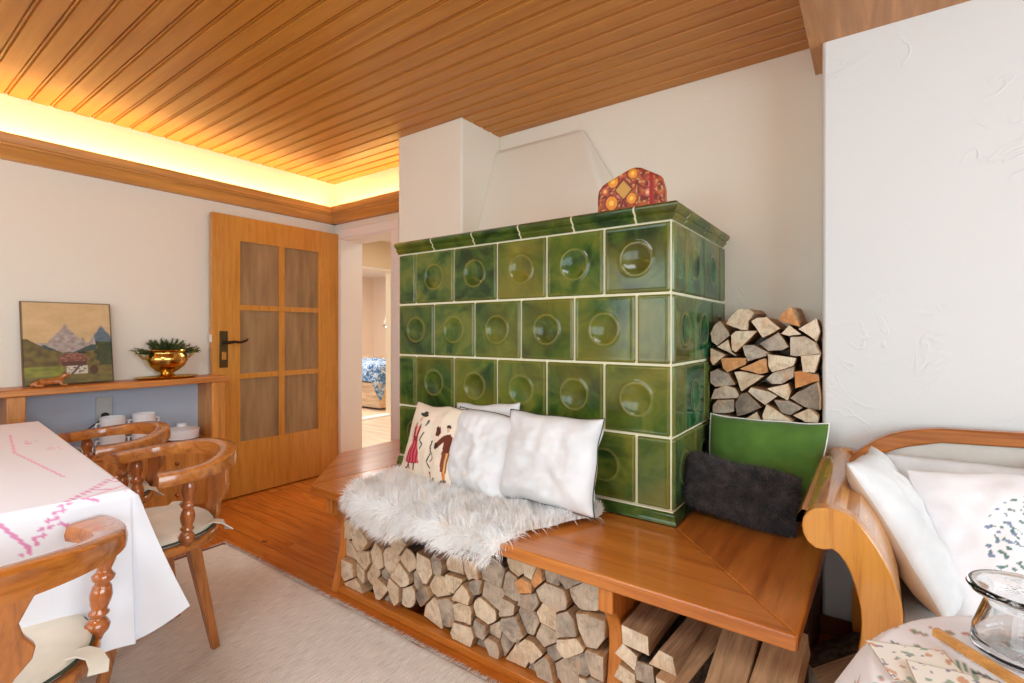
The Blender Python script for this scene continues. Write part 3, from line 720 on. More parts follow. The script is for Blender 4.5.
def dancers(u,v):
    u=(u-.07)/.90
    if u<.46: u=.20+(u-.24)/1.4
    c=(232,218,198)
    # woman in a red dress
    if inpoly(u,v,[(.14,.50),(.25,.50),(.33,.20),(.08,.20)]): c=(168,36,54) if math.sin(u*120)>-.4 else (210,96,110)
    if inpoly(u,v,[(.135,.70),(.155,.745),(.18,.70),(.22,.70),(.25,.745),(.265,.66),(.245,.50),(.15,.50)]): c=(150,34,48)
    if inpoly(u,v,[(.175,.70),(.23,.70),(.215,.56),(.19,.56)]): c=(226,160,146)
    if ell(u,v,.205,.795,.022,.035): c=(222,180,150)
    if ell(u,v,.225,.86,.075,.026) or ell(u,v,.24,.885,.04,.03) : c=(52,58,44)
    if pline(u,v,[(.145,.70),(.11,.60),(.12,.48)],.012) : c=(206,170,150)
    if pline(u,v,[(.15,.20),(.13,.13),(.10,.12)],.010) or pline(u,v,[(.25,.20),(.25,.11)],.010) or pline(u,v,[(.15,.19),(.17,.13)],.01): c=(48,34,34)
    if pline(u,v,[(.34,.80),(.33,.72),(.36,.77),(.34,.80)],.008) or pline(u,v,[(.33,.62),(.29,.52),(.33,.46),(.31,.40)],.009): c=(70,70,66)
    # man
    if inpoly(u,v,[(.66,.66),(.73,.72),(.76,.64),(.72,.59),(.66,.60)]) or pline(u,v,[(.68,.69),(.70,.63)],.03): c=(92,38,26)
    if ell(u,v,.88,.74,.035,.028): c=(48,34,30)
    if ell(u,v,.885,.70,.022,.03): c=(216,170,140)
    if inpoly(u,v,[(.83,.62),(.93,.66),(.985,.60),(.95,.42),(.86,.42),(.85,.54),(.74,.44),(.70,.50)]): c=(104,44,26)
    if ell(u,v,.70,.47,.045,.045): c=(70,34,28)
    if inpoly(u,v,[(.855,.42),(.965,.42),(.96,.17),(.87,.17)]): c=(134,62,30) if abs(u-.93)>.012 else (220,170,110)
    if inpoly(u,v,[(.90,.17),(.955,.17),(.95,.03),(.91,.03)]): c=(214,128,62)
    if pline(u,v,[(.83,-.0),(.88,.05),(.96,.07)],.014): c=(50,36,32)
    if pline(u,v,[(.60,.52),(.585,.44),(.64,.36),(.60,.24),(.66,.18)],.011) or pline(u,v,[(.66,.37),(.71,.30),(.67,.26)],.008): c=(62,66,58)
    if pline(u,v,[(.60,.04),(.67,.0),(.74,.07)],.012) or pline(u,v,[(.67,.0),(.665,.10)],.008) or ell(u,v,.66,.12,.02,.02): c=(60,58,48) if v<.1 else (160,52,50)
    return c
rt=(1,0,0)
p1=pillow('cushion',.38,.355,.09,(-1.645,1.655,.665),(.98,-.14,.03),(.06,.32,1),'cushion embroidered with a red-skirted woman and a man, leftmost on the stove bench',colfn=dancers,N=120,mat=attr_mat('embroidered linen',.9,200,.2),pipe=M_dpiping,pinch=.05,seed=3,wr=.6,rp=.004)
pillow('cushion',.37,.35,.10,(-1.41,1.745,.685),(1,.0,.08),(.1,.16,1),'plain white cushion behind the embroidered one, only its corner showing',seed=11,mat2=M_linen2,pinch=.05)
pillow('cushion',.37,.36,.14,(-1.345,1.645,.665),(.98,-.10,-.03),(.02,.28,1),'plain white cushion with dark piping between the embroidered cushion and the front one',seed=20,pipe=M_dpiping,mat2=M_linen2,wr=1.1,pinch=.05,rp=.004)
pillow('cushion',.42,.33,.10,(-1.05,1.735,.655),(1,.0,-.03),(.02,.16,1),'flattened white cushion mostly hidden behind the right-hand plain cushion on the stove bench',seed=31,mat2=M_linen2,pinch=.06)
pillow('cushion',.43,.35,.15,(-1.0,1.63,.692),(.98,-.02,.01),(.0,.28,1),'large plain white cushion rightmost on the sheepskin, with a slubby weave',seed=45,pipe=M_dpiping,mat2=M_linen2,wr=.9,rp=.004)
pillow('cushion',.42,.37,.13,(-.345,2.17,.655),(1,.03,-.01),(.0,.28,1),'green linen cushion with white piping against the niche firewood',mat=M_green,pipe=M_piping,seed=60,wr=.6,pinch=.05)

# fur builder
def fur(pts,nrm,length,width,droop,seed=0,jit=.5,nseg=3,comb=(0,0,0),clump=None):
    rg=np.random.default_rng(seed); n=len(pts); pts=np.array(pts);nrm=np.array(nrm)
    d=nrm+rg.normal(0,jit,(n,3))*.6+np.array(comb); 
    if clump is not None: d+=clump
    d/=np.linalg.norm(d,axis=1)[:,None]
    L=length*rg.uniform(.6,1.15,n)[:,None]
    side=np.cross(d,nrm+rg.normal(0,.25,(n,3))); side/=np.linalg.norm(side,axis=1)[:,None]
    V=[];p=pts.copy(); rows=[]
    for k in range(nseg+1):
        w=width*(1-k/(nseg+.3))
        if k<nseg: rows.append(p-side*w/2); rows.append(p+side*w/2)
        else: rows.append(p)
        if k<nseg:
            p=p+d*L/nseg; d=d+np.array((0,0,-droop))+rg.normal(0,.12,(n,3)); d/=np.linalg.norm(d,axis=1)[:,None]
    per=2*nseg+1
    A=np.stack(rows,axis=1).reshape(-1,3)
    F=[]
    for i in range(n):
        b=i*per
        for k in range(nseg-1): F.append((b+2*k,b+2*k+1,b+2*k+3,b+2*k+2))
        F.append((b+2*nseg-2,b+2*nseg-1,b+2*nseg))
    return A.tolist(),F
# sheepskin
t=NT('white sheepskin wool'); v=t.coord('Object'); n=t.noise(v,9,4,.6); n2=t.noise(v,4,2)
c=t.ramp(n,[(.28,lin4((240,232,222))),(.5,(.98,.98,.98,1))]); t.p.inputs['Sheen Weight'].default_value=.3
M_wool=t.base(c,.9)
_d=t.n('ShaderNodeBsdfTranslucent'); t.l(c,_d.inputs['Color']); _x=t.n('ShaderNodeMixShader'); _x.inputs[0].default_value=.15
t.l(t.p.outputs[0],_x.inputs[1]); t.l(_d.outputs[0],_x.inputs[2]); t.l(_x.outputs[0],t.out.inputs['Surface'])
def skin_pt(s,tt):
    """s 0..1 along x, tt 0 at stove to 1 hanging tip"""
    x=-1.85+1.03*s
    back=1.75-.05*math.sin(s*7); 
    hang=.095+.018*math.sin(s*9-.6)+.010*math.sin(s*23)
    if s<.16: hang*=max(0,s/.16); 
    if s>.80: hang*=max(0,1-(s-.80)/.06)
    frontlim=BF-.012
    if s>.82: frontlim=BF+ (s-.82)/.18*.36
    if s<.06: frontlim=BF+(.06-s)*1.2
    tot=(back-frontlim)+max(hang,0); d=tt*tot
    z=BZ+.014
    if d<back-frontlim: y=back-d; zz=z+.012*noise.noise(Vector((x*6,y*6,0)))+.004
    else:
        h=d-(back-frontlim); r=.02
        if h<r*1.57: a=h/r; y=frontlim-.0-r*math.sin(a); zz=z-r*(1-math.cos(a))
        else: y=frontlim-r-.004*math.sin(x*20); zz=z-r-(h-r*1.57)
    return Vector((x,y,zz))
rg=np.random.default_rng(5); pts=[];nr=[];cl=[]
NS=34000
for i in range(NS):
    s=rg.random(); tt=rg.random()
    if not(0<s<1): continue
    p=skin_pt(s,tt); a=skin_pt(min(1,s+.004),tt)-p; b=skin_pt(s,min(1,tt+.004))-p
    if a.length<1e-6 or b.length<1e-6: continue
    nn=b.cross(a).normalized(); 
    if nn.z<0 and nn.y>0: nn=-nn
    pts.append(tuple(p)); nr.append(tuple(nn))
    q=Vector((p.x*16,p.y*16,p.z*16)); cl.append((noise.noise(q)*.9,noise.noise(q+Vector((9,3,1)))*.9-.15,noise.noise(q+Vector((1,7,5)))*.3))
A,F=fur(pts,nr,.052,.0030,.36,5,.24,clump=np.array(cl))
m=MB(); m.grid(lambda u,v:tuple(skin_pt(.02+.955*u,.02+.95*v)),70,60); gn=len(m.v); m.add(A,F)
o=obj('sheepskin',m,M_wool,smooth='all',recalc=False,merge=False)
tag(o,'fluffy long haired white sheepskin draped over the front edge of the stove bench','sheepskin')

# dark fur cushion
t=NT('charcoal wool fur'); v=t.coord('Object'); n=t.noise(v,22,3,.6)
M_dfur=t.base(t.ramp(n,[(.35,lin4((34,30,32))),(.65,lin4((84,76,76)))]),.85,**{'Sheen Weight':.25})
dc=pillow('cushion',.40,.20,.17,(-.405,1.975,.592),(.99,-.06,-.10),(.0,.30,1),'small dark charcoal fur cushion in front of the green one',mat=M_dfur,seed=71,pinch=.02,N=36)
me=dc.data; pts=[];nr=[]
for i in range(26000):
    f=me.polygons[int(rg.integers(len(me.polygons)))]; vs=[me.vertices[k].co for k in f.vertices]
    a,b=rg.random(),rg.random(); p=vs[0].lerp(vs[1],a).lerp(vs[-1].lerp(vs[2 if len(vs)>3 else 1],a),b); pts.append(tuple(p)); nr.append(tuple(f.normal))
A,F=fur(pts,nr,.020,.0018,.12,8,.75,2)
m=MB(); m.add(A,F); q=obj('fur',m,M_dfur,local=True,origin=(0,0,0),recalc=False,merge=False); q.parent=dc; tag(q,kind='stuff')

# ---------------------------------------------------------------- embroidered box on top of the stove
def boxcol(x,z,seed=0):
    c=(150,58,34)
    n=noise.noise(Vector((x*60,z*60,seed)))
    if n>.15: c=(176,84,40)
    if n<-.25: c=(112,36,26)
    n2=noise.noise(Vector((x*110+5,z*110,seed)))
    if n2>.32: c=(188,150,96)
    for fx,fz,r,k in ((-.085,.105,.020,0),(-.01,.125,.017,0),(-.015,.045,.018,0),(-.09,.035,.022,0),(-.115,.075,.013,1),(-.055,.125,.012,1),(.045,.06,.012,2),(-.06,.06,.012,2)):
        d=math.hypot(x-fx,z-fz)
        if d<r: c=(222,140,40) if k==0 else ((196,96,72) if k==1 else (206,120,110))
        if d<r*.4: c=(240,190,80)
        if r<d<r*1.15: c=(120,40,30)
    if abs(x+.045)+abs(z-.075)<.036: c=(196,146,70)
    if .030<abs(x+.045)+abs(z-.075)<.037: c=(110,30,26)
    if pline(x,z,[(.0,.095),(.035,.072)],.003) or pline(x,z,[(-.06,.01),(-.045,.045),(-.03,.01)],.003): c=(110,30,26)
    if .052<x<.066: c=(158,26,34)
    return c
hexf=[(-.145,.0),(-.145,.055),(-.14,.08),(-.125,.098),(-.10,.11),(-.02,.142),(.0,.145),(.02,.142),(.09,.11),(.10,.10),(.105,.08),(.105,.0)]
box=thing('embroidered_box','red and orange embroidered six-sided box lying on top of the green stove','box',(-.83,2.0,1.652))
m=MB(); cols=[]; NU,NV=90,60
def htop(x):
    for i in range(1,len(hexf)-2):
        a,b=hexf[i],hexf[i+1]
        if a[0]<=x<=b[0]+1e-9 and b[0]>a[0]: return a[1]+(b[1]-a[1])*(x-a[0])/(b[0]-a[0])
    return .05
D=.10
m=MB()
def fgrid(y,s):
    off=len(m.v)
    for j in range(NV+1):
        for i in range(NU+1):
            x=-.1449+.2498*i/NU; ht=htop(x); z=ht*j/NV
            e=min(1,min(x+.145,.105-x,ht-z)/.012); m.v.append((x,y-s*.010*(max(e,0)**.5),z)); cols.append(lin(boxcol(x,z,s))+(1,))
    for j in range(NV):
        for i in range(NU):
            a=off+j*(NU+1)+i; m.f.append((a,a+1,a+NU+2,a+NU+1)); m.m.append(0)
fgrid(0,1); fgrid(D,-1)
M_emb=attr_mat('silk embroidery',.6,300,.3)
obj('embroidered_panel',m,M_emb,box,local=True,origin=(0,0,0),colors=cols,recalc=False,smooth=40)
m=MB(); cols=[]
for k in range(13):
    y=D*k/12
    for (x,z) in hexf: m.v.append((x,y,z)); cols.append(lin(((74,40,30) if x<-.1 else ((196,96,44) if 3<k<9 else (170,70,40))))+(1,))
n=len(hexf)
for k in range(12):
    for i in range(n): m.f.append((k*n+i,k*n+(i+1)%n,(k+1)*n+(i+1)%n,(k+1)*n+i)); m.m.append(0)
obj('side_band',m,M_emb,box,local=True,origin=(0,0,0),colors=cols,recalc=False,smooth=40)
box.rotation_euler=(0,0,math.radians(14)); box.location=(-.762,1.90,1.655); box.scale=(1.05,1.0,1.24)

# ---------------------------------------------------------------- console on the left wall
con=thing('wall_console','long pine console shelf with an open compartment, along the left wall','console',(XL+.11,.4,0))
cx1=XL+.222
m=MB(); m.box(XL+.001,cx1+.012,-1.2,1.605,.848,.885); obj('top_board',m,M_cons_y,con,bevel=.006)
m=MB(); m.box(XL+.001,cx1,1.505,1.585,.06,.848); obj('end_post',m,M_cons_z,con,bevel=.003)
m=MB(); m.box(XL+.001,cx1,.545,.615,.49,.848); obj('middle_post',m,M_cons_z,con,bevel=.003)
m=MB(); m.box(XL+.001,cx1,-1.2,1.505,.455,.485); obj('lower_shelf',m,M_cons_y,con,bevel=.003)
m=MB(); m.box(XL+.001,XL+.004,-1.2,1.505,.485,.848); obj('back_panel',m,M_niche,con)
m=MB(); m.box(XL+.001,cx1-.02,-1.2,1.505,.06,.455); obj('lower_case',m,M_cons_z,con)
m=MB(); m.box(XL+.001,cx1-.03,-1.2,1.58,0,.06); obj('plinth',m,M_cons_y,con)
y=1.495
for i in range(4):
    for (a,b) in ((.27,.45),(.07,.262)):
        m=MB(); m.box(cx1-.02,cx1-.002,y-.40,y,a,b); dr=obj('drawer',m,M_cons_z,con,bevel=.004)
        m=MB(); m.lathe([(0,0),(.008,0),(.006,.01),(.012,.018),(.010,.026),(0,.028)],0,0,12); m.xf(Matrix.Translation((cx1-.002,y-.2,(a+b)/2))@Matrix.Rotation(PI/2,4,'Y')); obj('knob',m,M_chairt,dr,smooth='all')
    y-=.405
m=MB(); m.lathe([(0,0),(.024,0),(.024,.012),(.012,.016),(.012,.008),(0,.008)],0,0,16); m.xf(Matrix.Translation((cx1,1.545,.20))@Matrix.Rotation(PI/2,4,'Y')); obj('hole_cover',m,M_black,con,smooth=40)

# socket with plug
so=thing('wall_socket','double grey wall socket above the lower shelf of the console','socket',(XL,.99,.65))
m=MB(); m.box(XL+.004,XL+.016,.952,1.032,.640,.792); obj('socket_plate',m,M_grey,so,bevel=.004)
for z in (.753,.68):
    m=MB(); m.lathe([(.024,.012),(.026,.014),(.020,.014),(.019,.004),(0,.004)],0,0,20); m.xf(Matrix.Translation((XL+.005,.992,z))@Matrix.Rotation(PI/2,4,'Y')); obj('socket_well',m,M_grey,so,smooth=40)
pg=thing('plug','black plug and cable in the lower wall socket','plug',(XL+.03,.992,.66))
m=MB(); m.lathe([(0,.006),(.018,.006),(.019,.03),(.013,.045),(0,.047)],0,0,14); m.xf(Matrix.Translation((XL+.005,.992,.68))@Matrix.Rotation(PI/2,4,'Y')); obj('plug_body',m,M_black,pg,smooth='all')
m=MB(); m.tube([(XL+.045,.985,.675),(XL+.05,.96,.655),(XL+.05,.90,.61),(XL+.06,.80,.56),(XL+.07,.72,.53),(XL+.08,.66,.50)],.0045,8); obj('cable',m,M_black,pg,smooth='all')

# crockery
def cup_stack(x,y,z,n,label,mirror=1):
    for i in range(n):
        b=z+i*.1
        c=thing('soup_cup',label[i],'cup',(x,y,b),0,'white soup cups on the console shelf')
        m=MB(); m.lathe([(0,b+.002),(.034,b+.002),(.036,b),(.038,b+.004),(.054,b+.018),(.060,b+.045),(.061,b+.098),(.058,b+.098),(.056,b+.045),(.050,b+.020),(.0,b+.010)],x,y,28); obj('bowl',m,M_cer,c,smooth=50)
        for s in (-1,1):
            m=MB(); m.tube([(x,y+s*.058,b+.066),(x,y+s*.075,b+.066),(x,y+s*.080,b+.05),(x,y+s*.072,b+.036),(x,y+s*.056,b+.034)],.005,8); obj('handle',m,M_cer,c,smooth='all')
cup_stack(XL+.13,1.00,.485,2,['white two handled soup cup, lower of the left stack by the socket','white two handled soup cup, upper of the left stack by the socket'])
cup_stack(XL+.13,1.155,.485,2,['white two handled soup cup, lower of the right stack','white two handled soup cup, upper of the right stack next to the lidded dish'])
ds=thing('lidded_dish','low round white lidded dish at the right end of the console shelf','dish',(XL+.115,1.36,.487))
z=.487
X_,Y_=XL+.115,1.365
m=MB(); m.lathe([(0,z),(.07,z),(.10,z+.012),(.098,z+.016),(.07,z+.006),(0,z+.006)],X_,Y_,36); obj('saucer',m,M_cer,ds,smooth=50)
m=MB(); m.lathe([(0,z+.007),(.085,z+.007),(.097,z+.022),(.100,z+.060),(.096,z+.060),(.09,z+.03),(0,z+.02)],X_,Y_,36); obj('bowl',m,M_cer,ds,smooth=50)
m=MB(); m.lathe([(.101,z+.060),(.102,z+.066),(.07,z+.078),(.03,z+.084),(.026,z+.094),(.030,z+.104),(.0,z+.106)],X_,Y_,36); obj('lid',m,M_cer,ds,smooth=50)
# wire rack
rk=thing('wire_rack','white slatted wire rack lying on the console shelf left of the cups','rack',(XL+.14,.82,.487))
m=MB(); m.box(XL+.06,XL+.20,.74,.90,.487,.50); m2=m; obj('base',m2,plain('dark wood tray',(60,36,22),.5),rk,bevel=.004)
for i in range(7):
    m=MB(); yy_=.752+i*.023; m.tube([(XL+.065,yy_,.50),(XL+.065,yy_,.53),(XL+.20,yy_,.53),(XL+.20,yy_,.50)],.0035,6); obj('slat',m,M_white,rk,smooth='all')

# painting
def painting(u,v):
    def n(a,b=0,s=0): return noise.noise(Vector((u*a,v*(b or a),s)))
    c=(206,176,128) if v>.5 else (190,160,110)
    g=n(4,9,1)*10+ n(20,30,2)*5; c=tuple(x+g-(1-v)*10 for x in c)
    ridge=.50+ .22*max(0,1-abs(u-.46)/.20)+.02*n(25,1,3)
    ridge=max(ridge,.50+.07*max(0,1-abs(u-.65)/.05)+.02*n(30,1,4), .46+.27*max(0,1-abs(u-.88)/.17)**.8+.015*n(20,1,8))
    if v<ridge: 
        k=n(16,30,5)*30+n(40,40,6)*14; c=(160+k,146+k,138+k)
        if u>.80+n(9,9,31)*.06 and v<ridge-.02: c=(96+k*.6,110+k*.6,118+k*.6)
    r2=.47+.05*math.sin(u*8+1)+.02*n(20,1,9)
    if u<.45: r2=max(r2,.52-abs(u-.22)*.5)
    if v<r2-.04: k=n(20,20,7)*14; c=(58+k,74+k,70+k)
    r3=.36+.10*abs(u-.55)*2+.02*n(18,1,12)
    if u>.80: r3=.52+.03*n(14,1,2)
    if u<.22: r3=.55-.6*max(0,u-.05)
    if v<r3: k=n(14,18,13)*26; c=(104+k,88+k,38+k*.5) if u<.8+n(12,14,33)*.12 else (62+k*.8,68+k*.8,38)
    if v<.22: k=n(10,30,15)*26; c=(128+k,128+k,44+k*.4) if u<.42 else (112+k,98+k,50)
    if v<.10: k=n(12,30,16)*20; c=(112+k,100+k,48)
    # chalet
    if inpoly(u,v,[(.36,.31),(.46,.38),(.62,.38),(.72,.29),(.70,.27),(.38,.27)]): c=(118,70,54) if n(30,40,3)>-.1 else (150,98,78)
    if inpoly(u,v,[(.58,.38),(.66,.40),(.70,.37),(.62,.36)]): c=(50,40,36)
    if inpoly(u,v,[(.40,.27),(.69,.27),(.68,.22),(.42,.22)]): c=(88,52,40)
    if inpoly(u,v,[(.46,.22),(.70,.22),(.70,.12),(.46,.12)]): c=(200,190,172) if n(34,44,21)>-.16 else (104,94,84)
    if pline(u,v,[(.52,.12),(.60,.21)],.012): c=(90,80,60)
    if ell(u,v,.77,.16,.05,.06): c=(84,52,34)
    if min(u,1-u,v,1-v)<.012: c=tuple(x*.6 for x in c)
    return tuple(min(255,max(0,x)) for x in c)
pt=thing('painting','small unframed oil painting of a chalet below rocky alpine peaks, leaning on the wall','painting',(-3.64,.815,.886))
W_,H_=.385,.46
m=MB(); cols=[]; NU,NV=130,150
for j in range(NV+1):
    for i in range(NU+1):
        u,v_=i/NU,j/NV; m.v.append((.0,-W_/2+W_*u,H_*v_)); cols.append(lin(painting(u,v_))+(1,))
m.f=[(j*(NU+1)+i,j*(NU+1)+i+1,(j+1)*(NU+1)+i+1,(j+1)*(NU+1)+i) for j in range(NV) for i in range(NU)]; m.m=[0]*len(m.f)
a=obj('picture',m,attr_mat('oil paint',.5,120,.2),pt,local=True,origin=(.0105,0,0),colors=cols,recalc=False,smooth='all')
m=MB(); m.box(-.01,.010,-W_/2-.002,W_/2+.002,0,H_+.001); obj('board',m,plain('canvas edge',(120,84,56),.8),pt,local=True,origin=(0,0,0))
pt.rotation_euler=(0,math.radians(-9.5),0); pt.location=(-3.632,.818,.889)

# carved reclining animal
def skinlayer(verts,edges,name,rad,mat):
    bm=bmesh.new(); lay=bm.verts.layers.skin.verify(); vs=[bm.verts.new(v) for v in verts]; [bm.edges.new((vs[a],vs[b])) for a,b in edges]
    for v_,r_ in zip(vs,rad): v_[lay].radius=(r_,r_)
    vs[0][lay].use_root=True
    me=bpy.data.meshes.new(name); bm.to_mesh(me); bm.free(); me.materials.append(mat)
    o=bpy.data.objects.new(name,me); COL.objects.link(o)
    s=o.modifiers.new('skin','SKIN'); s.use_smooth_shade=True
    u=o.modifiers.new('sub','SUBSURF'); u.levels=2; u.render_levels=2
    return o
vs=[(0,-.02,.024),(0,.02,.026),(0,.045,.034),(0,.062,.052),(.004,.078,.058),(.006,.092,.054),(0,-.055,.020),(0,-.075,.012),
    (.02,.05,.008),(.024,.075,.006),(.022,-.045,.008),(.028,-.02,.006),(-.014,.05,.008),(-.016,-.045,.008),(.006,.064,.070),(-.008,.066,.070)]
es=[(0,1),(1,2),(2,3),(3,4),(4,5),(0,6),(6,7),(2,8),(8,9),(6,10),(10,11),(2,12),(6,13),(3,14),(3,15)]
rd=[.019,.018,.015,.010,.010,.006,.016,.006,.007,.005,.009,.005,.007,.009,.004,.004]
f=skinlayer(vs,es,'carved_animal_figure',rd,M_chairz); f.location=(-3.555,.71,.888); tag(f,'small reclining animal carved in brown wood, lying before the painting','figurine'); f.scale=(1,1.0,1.0)

# brass tray and pot with fir
PX,PY=-3.618,1.283
tr=thing('brass_tray','oval polished brass tray under the brass pot on the console','tray',(PX,PY,.886))
m=MB(); m.lathe([(0,.890),(.078,.890),(.090,.897),(.096,.900),(.098,.897),(.092,.892),(.080,.886),(0,.886)],PX,PY,48,sx=1.0,sy=1.85); obj('tray_dish',m,M_brass,tr,smooth=60)
pot=thing('brass_pot','round polished brass pot with two handles, filled with fir sprigs','pot',(PX,PY,.892))
z=.892
m=MB(); m.lathe([(0,z),(.050,z),(.052,z+.006),(.034,z+.016),(.030,z+.024),(.050,z+.036),(.080,z+.062),(.094,z+.092),(.090,z+.114),(.080,z+.126),(.080,z+.136),(.088,z+.142),(.086,z+.146),(.076,z+.138),(.076,z+.12),(.086,z+.09),(.07,z+.06),(0,z+.04)],PX,PY,40); obj('pot_body',m,M_brass,pot,smooth=70)
for s in (-1,1):
    m=MB(); m.tube([(PX,PY+s*.082,z+.100),(PX,PY+s*.105,z+.104),(PX,PY+s*.122,z+.120),(PX,PY+s*.126,z+.136),(PX,PY+s*.118,z+.146)],[.006,.006,.0055,.005,.006],8); obj('handle',m,M_brass,pot,smooth='all')
for _o in [x for x in bpy.data.objects if x.parent==pot]:
    _o.data.transform(Matrix.Translation((0,0,.0))@Matrix.Diagonal((1.12,1.22,1.2,1)))
fg=thing('fir_sprigs','bunch of green fir sprigs standing in the brass pot','fir branches',(PX,PY,z+.10))
M_fir=NT('fir needles'); v=M_fir.coord('Object'); n=M_fir.noise(v,30,2); M_fir=M_fir.base(M_fir.ramp(n,[(.3,lin4((40,62,24))),(.7,lin4((92,116,46)))]),.6)
M_twig=plain('twig bark',(70,52,30),.8)
for i in range(84):
    a=R.uniform(0,2*PI); el=R.uniform(.5,1.35); L=R.uniform(.07,.115)
    if i<16: a=(PI/2 if i%2 else -PI/2)+R.uniform(-.5,.5); el=R.uniform(.12,.45); L=R.uniform(.11,.15)
    d=Vector((math.cos(a)*math.cos(el)*.75,math.sin(a)*math.cos(el),math.sin(el)))
    b=Vector((PX+d.x*.02,PY+d.y*.05,z+.150)); path=[b+d*L*k/5+Vector((0,0,-.012*(k/5)**2)) for k in range(6)]
    for p in path: p.x=max(p.x,XL+.012)
    m=MB(); m.tube([tuple(p) for p in path],.0018,5)
    for k in range(120):
        s=R.random(); p=path[0].lerp(path[-1],s); p=p+Vector((0,0,.0)); ra=R.uniform(0,2*PI)
        sd=d.orthogonal().normalized(); sd.rotate(Matrix.Rotation(ra,3,d)); q=p+(sd*.8+d*.7).normalized()*R.uniform(.014,.024); q.x=max(q.x,XL+.004)
        w=d.cross(sd)*.0016; m.add([tuple(p-w),tuple(p+w),tuple(q)],[(0,1,2)],1)
    obj('sprig',m,[M_twig,M_fir],fg,recalc=False)

# ---------------------------------------------------------------- rug
def rug_mat():
    t=NT('woven wool rug'); v=t.coord('Object',(1,1,1))
    n=t.noise(t.coord('Object',(180,14,1)),1.2,3,.6); n2=t.noise(t.coord('Object',(220,220,1)),1,2); n3=t.noise(v,1.5,2)
    c=t.ramp(n,[(.32,lin4((216,208,198))),(.6,lin4((244,240,233)))]); c=t.mix(.2,c,t.ramp(n2,[(.35,(.6,.56,.54,1)),(.6,(1,1,1,1))]),'MULTIPLY')
    h=t.mix(.5,n,n2); t.bump(h,.8,.008)
    return t.base(c,.95)
rug=thing('rug','large handwoven beige wool rug under the dining table','rug',(-1.2,0,0))
m=MB(); RX0,RX1,RY0,RY1=-2.93,.4,-1.2,1.315
def rg_(u,v):
    x=RX0+(RX1-RX0)*u; y=RY0+(RY1-RY0)*v; 
    if v==1: y+=.006*noise.noise(Vector((x*9,0,0)))
    return (x,y,.011+.002*noise.noise(Vector((x*5,y*5,0))) if 0<u<1 and 0<v<1 else .002)
m.grid(rg_,160,120); obj('rug_field',m,rug_mat(),rug,smooth='all',origin=None)
m=MB(); m.box(RX0+.03,RX0+.042,RY0+.01,RY1-.01,.008,.0145); obj('border_stripe',m,fabric('dark red wool',(110,56,44)),rug)
pts=[];nr=[]
for i in range(2600): pts.append((RX0+(RX1-RX0)*rg.random(),RY1-.006,.008)); nr.append((rg.normal(0,.35),1,.1))
for i in range(1200): pts.append((RX0+.004,RY0+(RY1-RY0)*rg.random(),.006)); nr.append((-1,rg.normal(0,.3),.05))
A,F=fur(pts,nr,.026,.0028,.25,3,.25,3); A=[(a,b,max(c,.0015)) for a,b,c in A]
m=MB(); m.add(A,F); q=obj('fringe',m,fabric('rug fringe wool',(214,204,194)),rug,recalc=False,merge=False); tag(q,kind='stuff')

# ---------------------------------------------------------------- dining table with cloth
ang=math.radians(-4.2); TL,TW=1.62,.95
tb=thing('dining_table','rectangular wooden dining table hidden under an embroidered white cloth','table',(0,0,0))
m=MB(); m.box(-TL/2,TL/2,-TW/2,TW/2,.718,.748); obj('tabletop',m,M_cons_y,tb,local=True,origin=(0,0,0),bevel=.006)
for a in (-1,1):
    for b in (-1,1):
        m=MB(); x=a*(TL/2-.12); y=b*(TW/2-.12); m.sweep([(x,y,.012),(x,y,.718)],[[(-.022,-.022),(.022,-.022),(.022,.022),(-.022,.022)],[(-.035,-.035),(.035,-.035),(.035,.035),(-.035,.035)]]); obj('leg',m,M_chairz,tb,local=True,origin=(0,0,0))
m=MB(); m.box(-TL/2+.1,TL/2-.1,-TW/2+.1,-TW/2+.125,.63,.718); m.box(-TL/2+.1,TL/2-.1,TW/2-.125,TW/2-.1,.63,.718); obj('apron',m,M_cons_y,tb,local=True,origin=(0,0,0))
TC=(-2.477,.078); tb.location=(TC[0],TC[1],0); tb.rotation_euler=(0,0,ang)
def w2l(x,y):
    dx,dy=x-TC[0],y-TC[1]; return (dx*math.cos(ang)+dy*math.sin(ang),-dx*math.sin(ang)+dy*math.cos(ang))
OV=.42
def cloth_pt(a,b):
    sa=1 if a>0 else -1; sb=1 if b>0 else -1
    da=max(abs(a)-TL/2,0); db=max(abs(b)-TW/2,0)
    ca=max(-TL/2,min(TL/2,a)); cb=max(-TW/2,min(TW/2,b)); z=.7525
    d=max(da,db)
    if d==0: return (ca,cb,z+.0015*noise.noise(Vector((a*6,b*6,1))))
    mn=min(da,db); wa,wb=(da/(d),db/(d))
    fl=.010+.03*d/OV
    if mn>0: fl+=.10*mn/OV
    # folds along the sides
    if mn==0:
        s=b if da>0 else a; fl+=.028*d/OV*math.sin(s*11+1)+.012*d/OV*math.sin(s*25)
        if da>0: fl+=.03*d/OV
    l=math.hypot(da*.55,db) if mn>0 else d
    nx,ny=(da*.55/l,db/l) if mn>0 else (wa,wb)
    e=min(1,d/.03); fl=fl*e
    drop=d-.012*e if d>.02 else d*.5
    if mn>0: drop*=1-.13*(mn/OV)
    return (ca+sa*nx*fl,cb+sb*ny*fl,z-drop*.97)
ga=np.concatenate([np.linspace(-TL/2-OV,0,52)[:-1],np.linspace(0,TL/2+OV,262)]); gb=np.concatenate([np.linspace(-TW/2-OV,-.2,30)[:-1],np.linspace(-.2,TW/2+OV,240)])
pink=(214,138,180)
bl=[w2l(-1.80,.50),w2l(-1.545,.285)]
bl2=[w2l(-1.545,.285),w2l(-1.64,.23),w2l(-1.95,.05)]
lines=[([w2l(-1.72,.55),w2l(-1.64,.40)],.004),([w2l(-1.93,.42),w2l(-2.45,.40),w2l(-2.9,.46)],.003)]
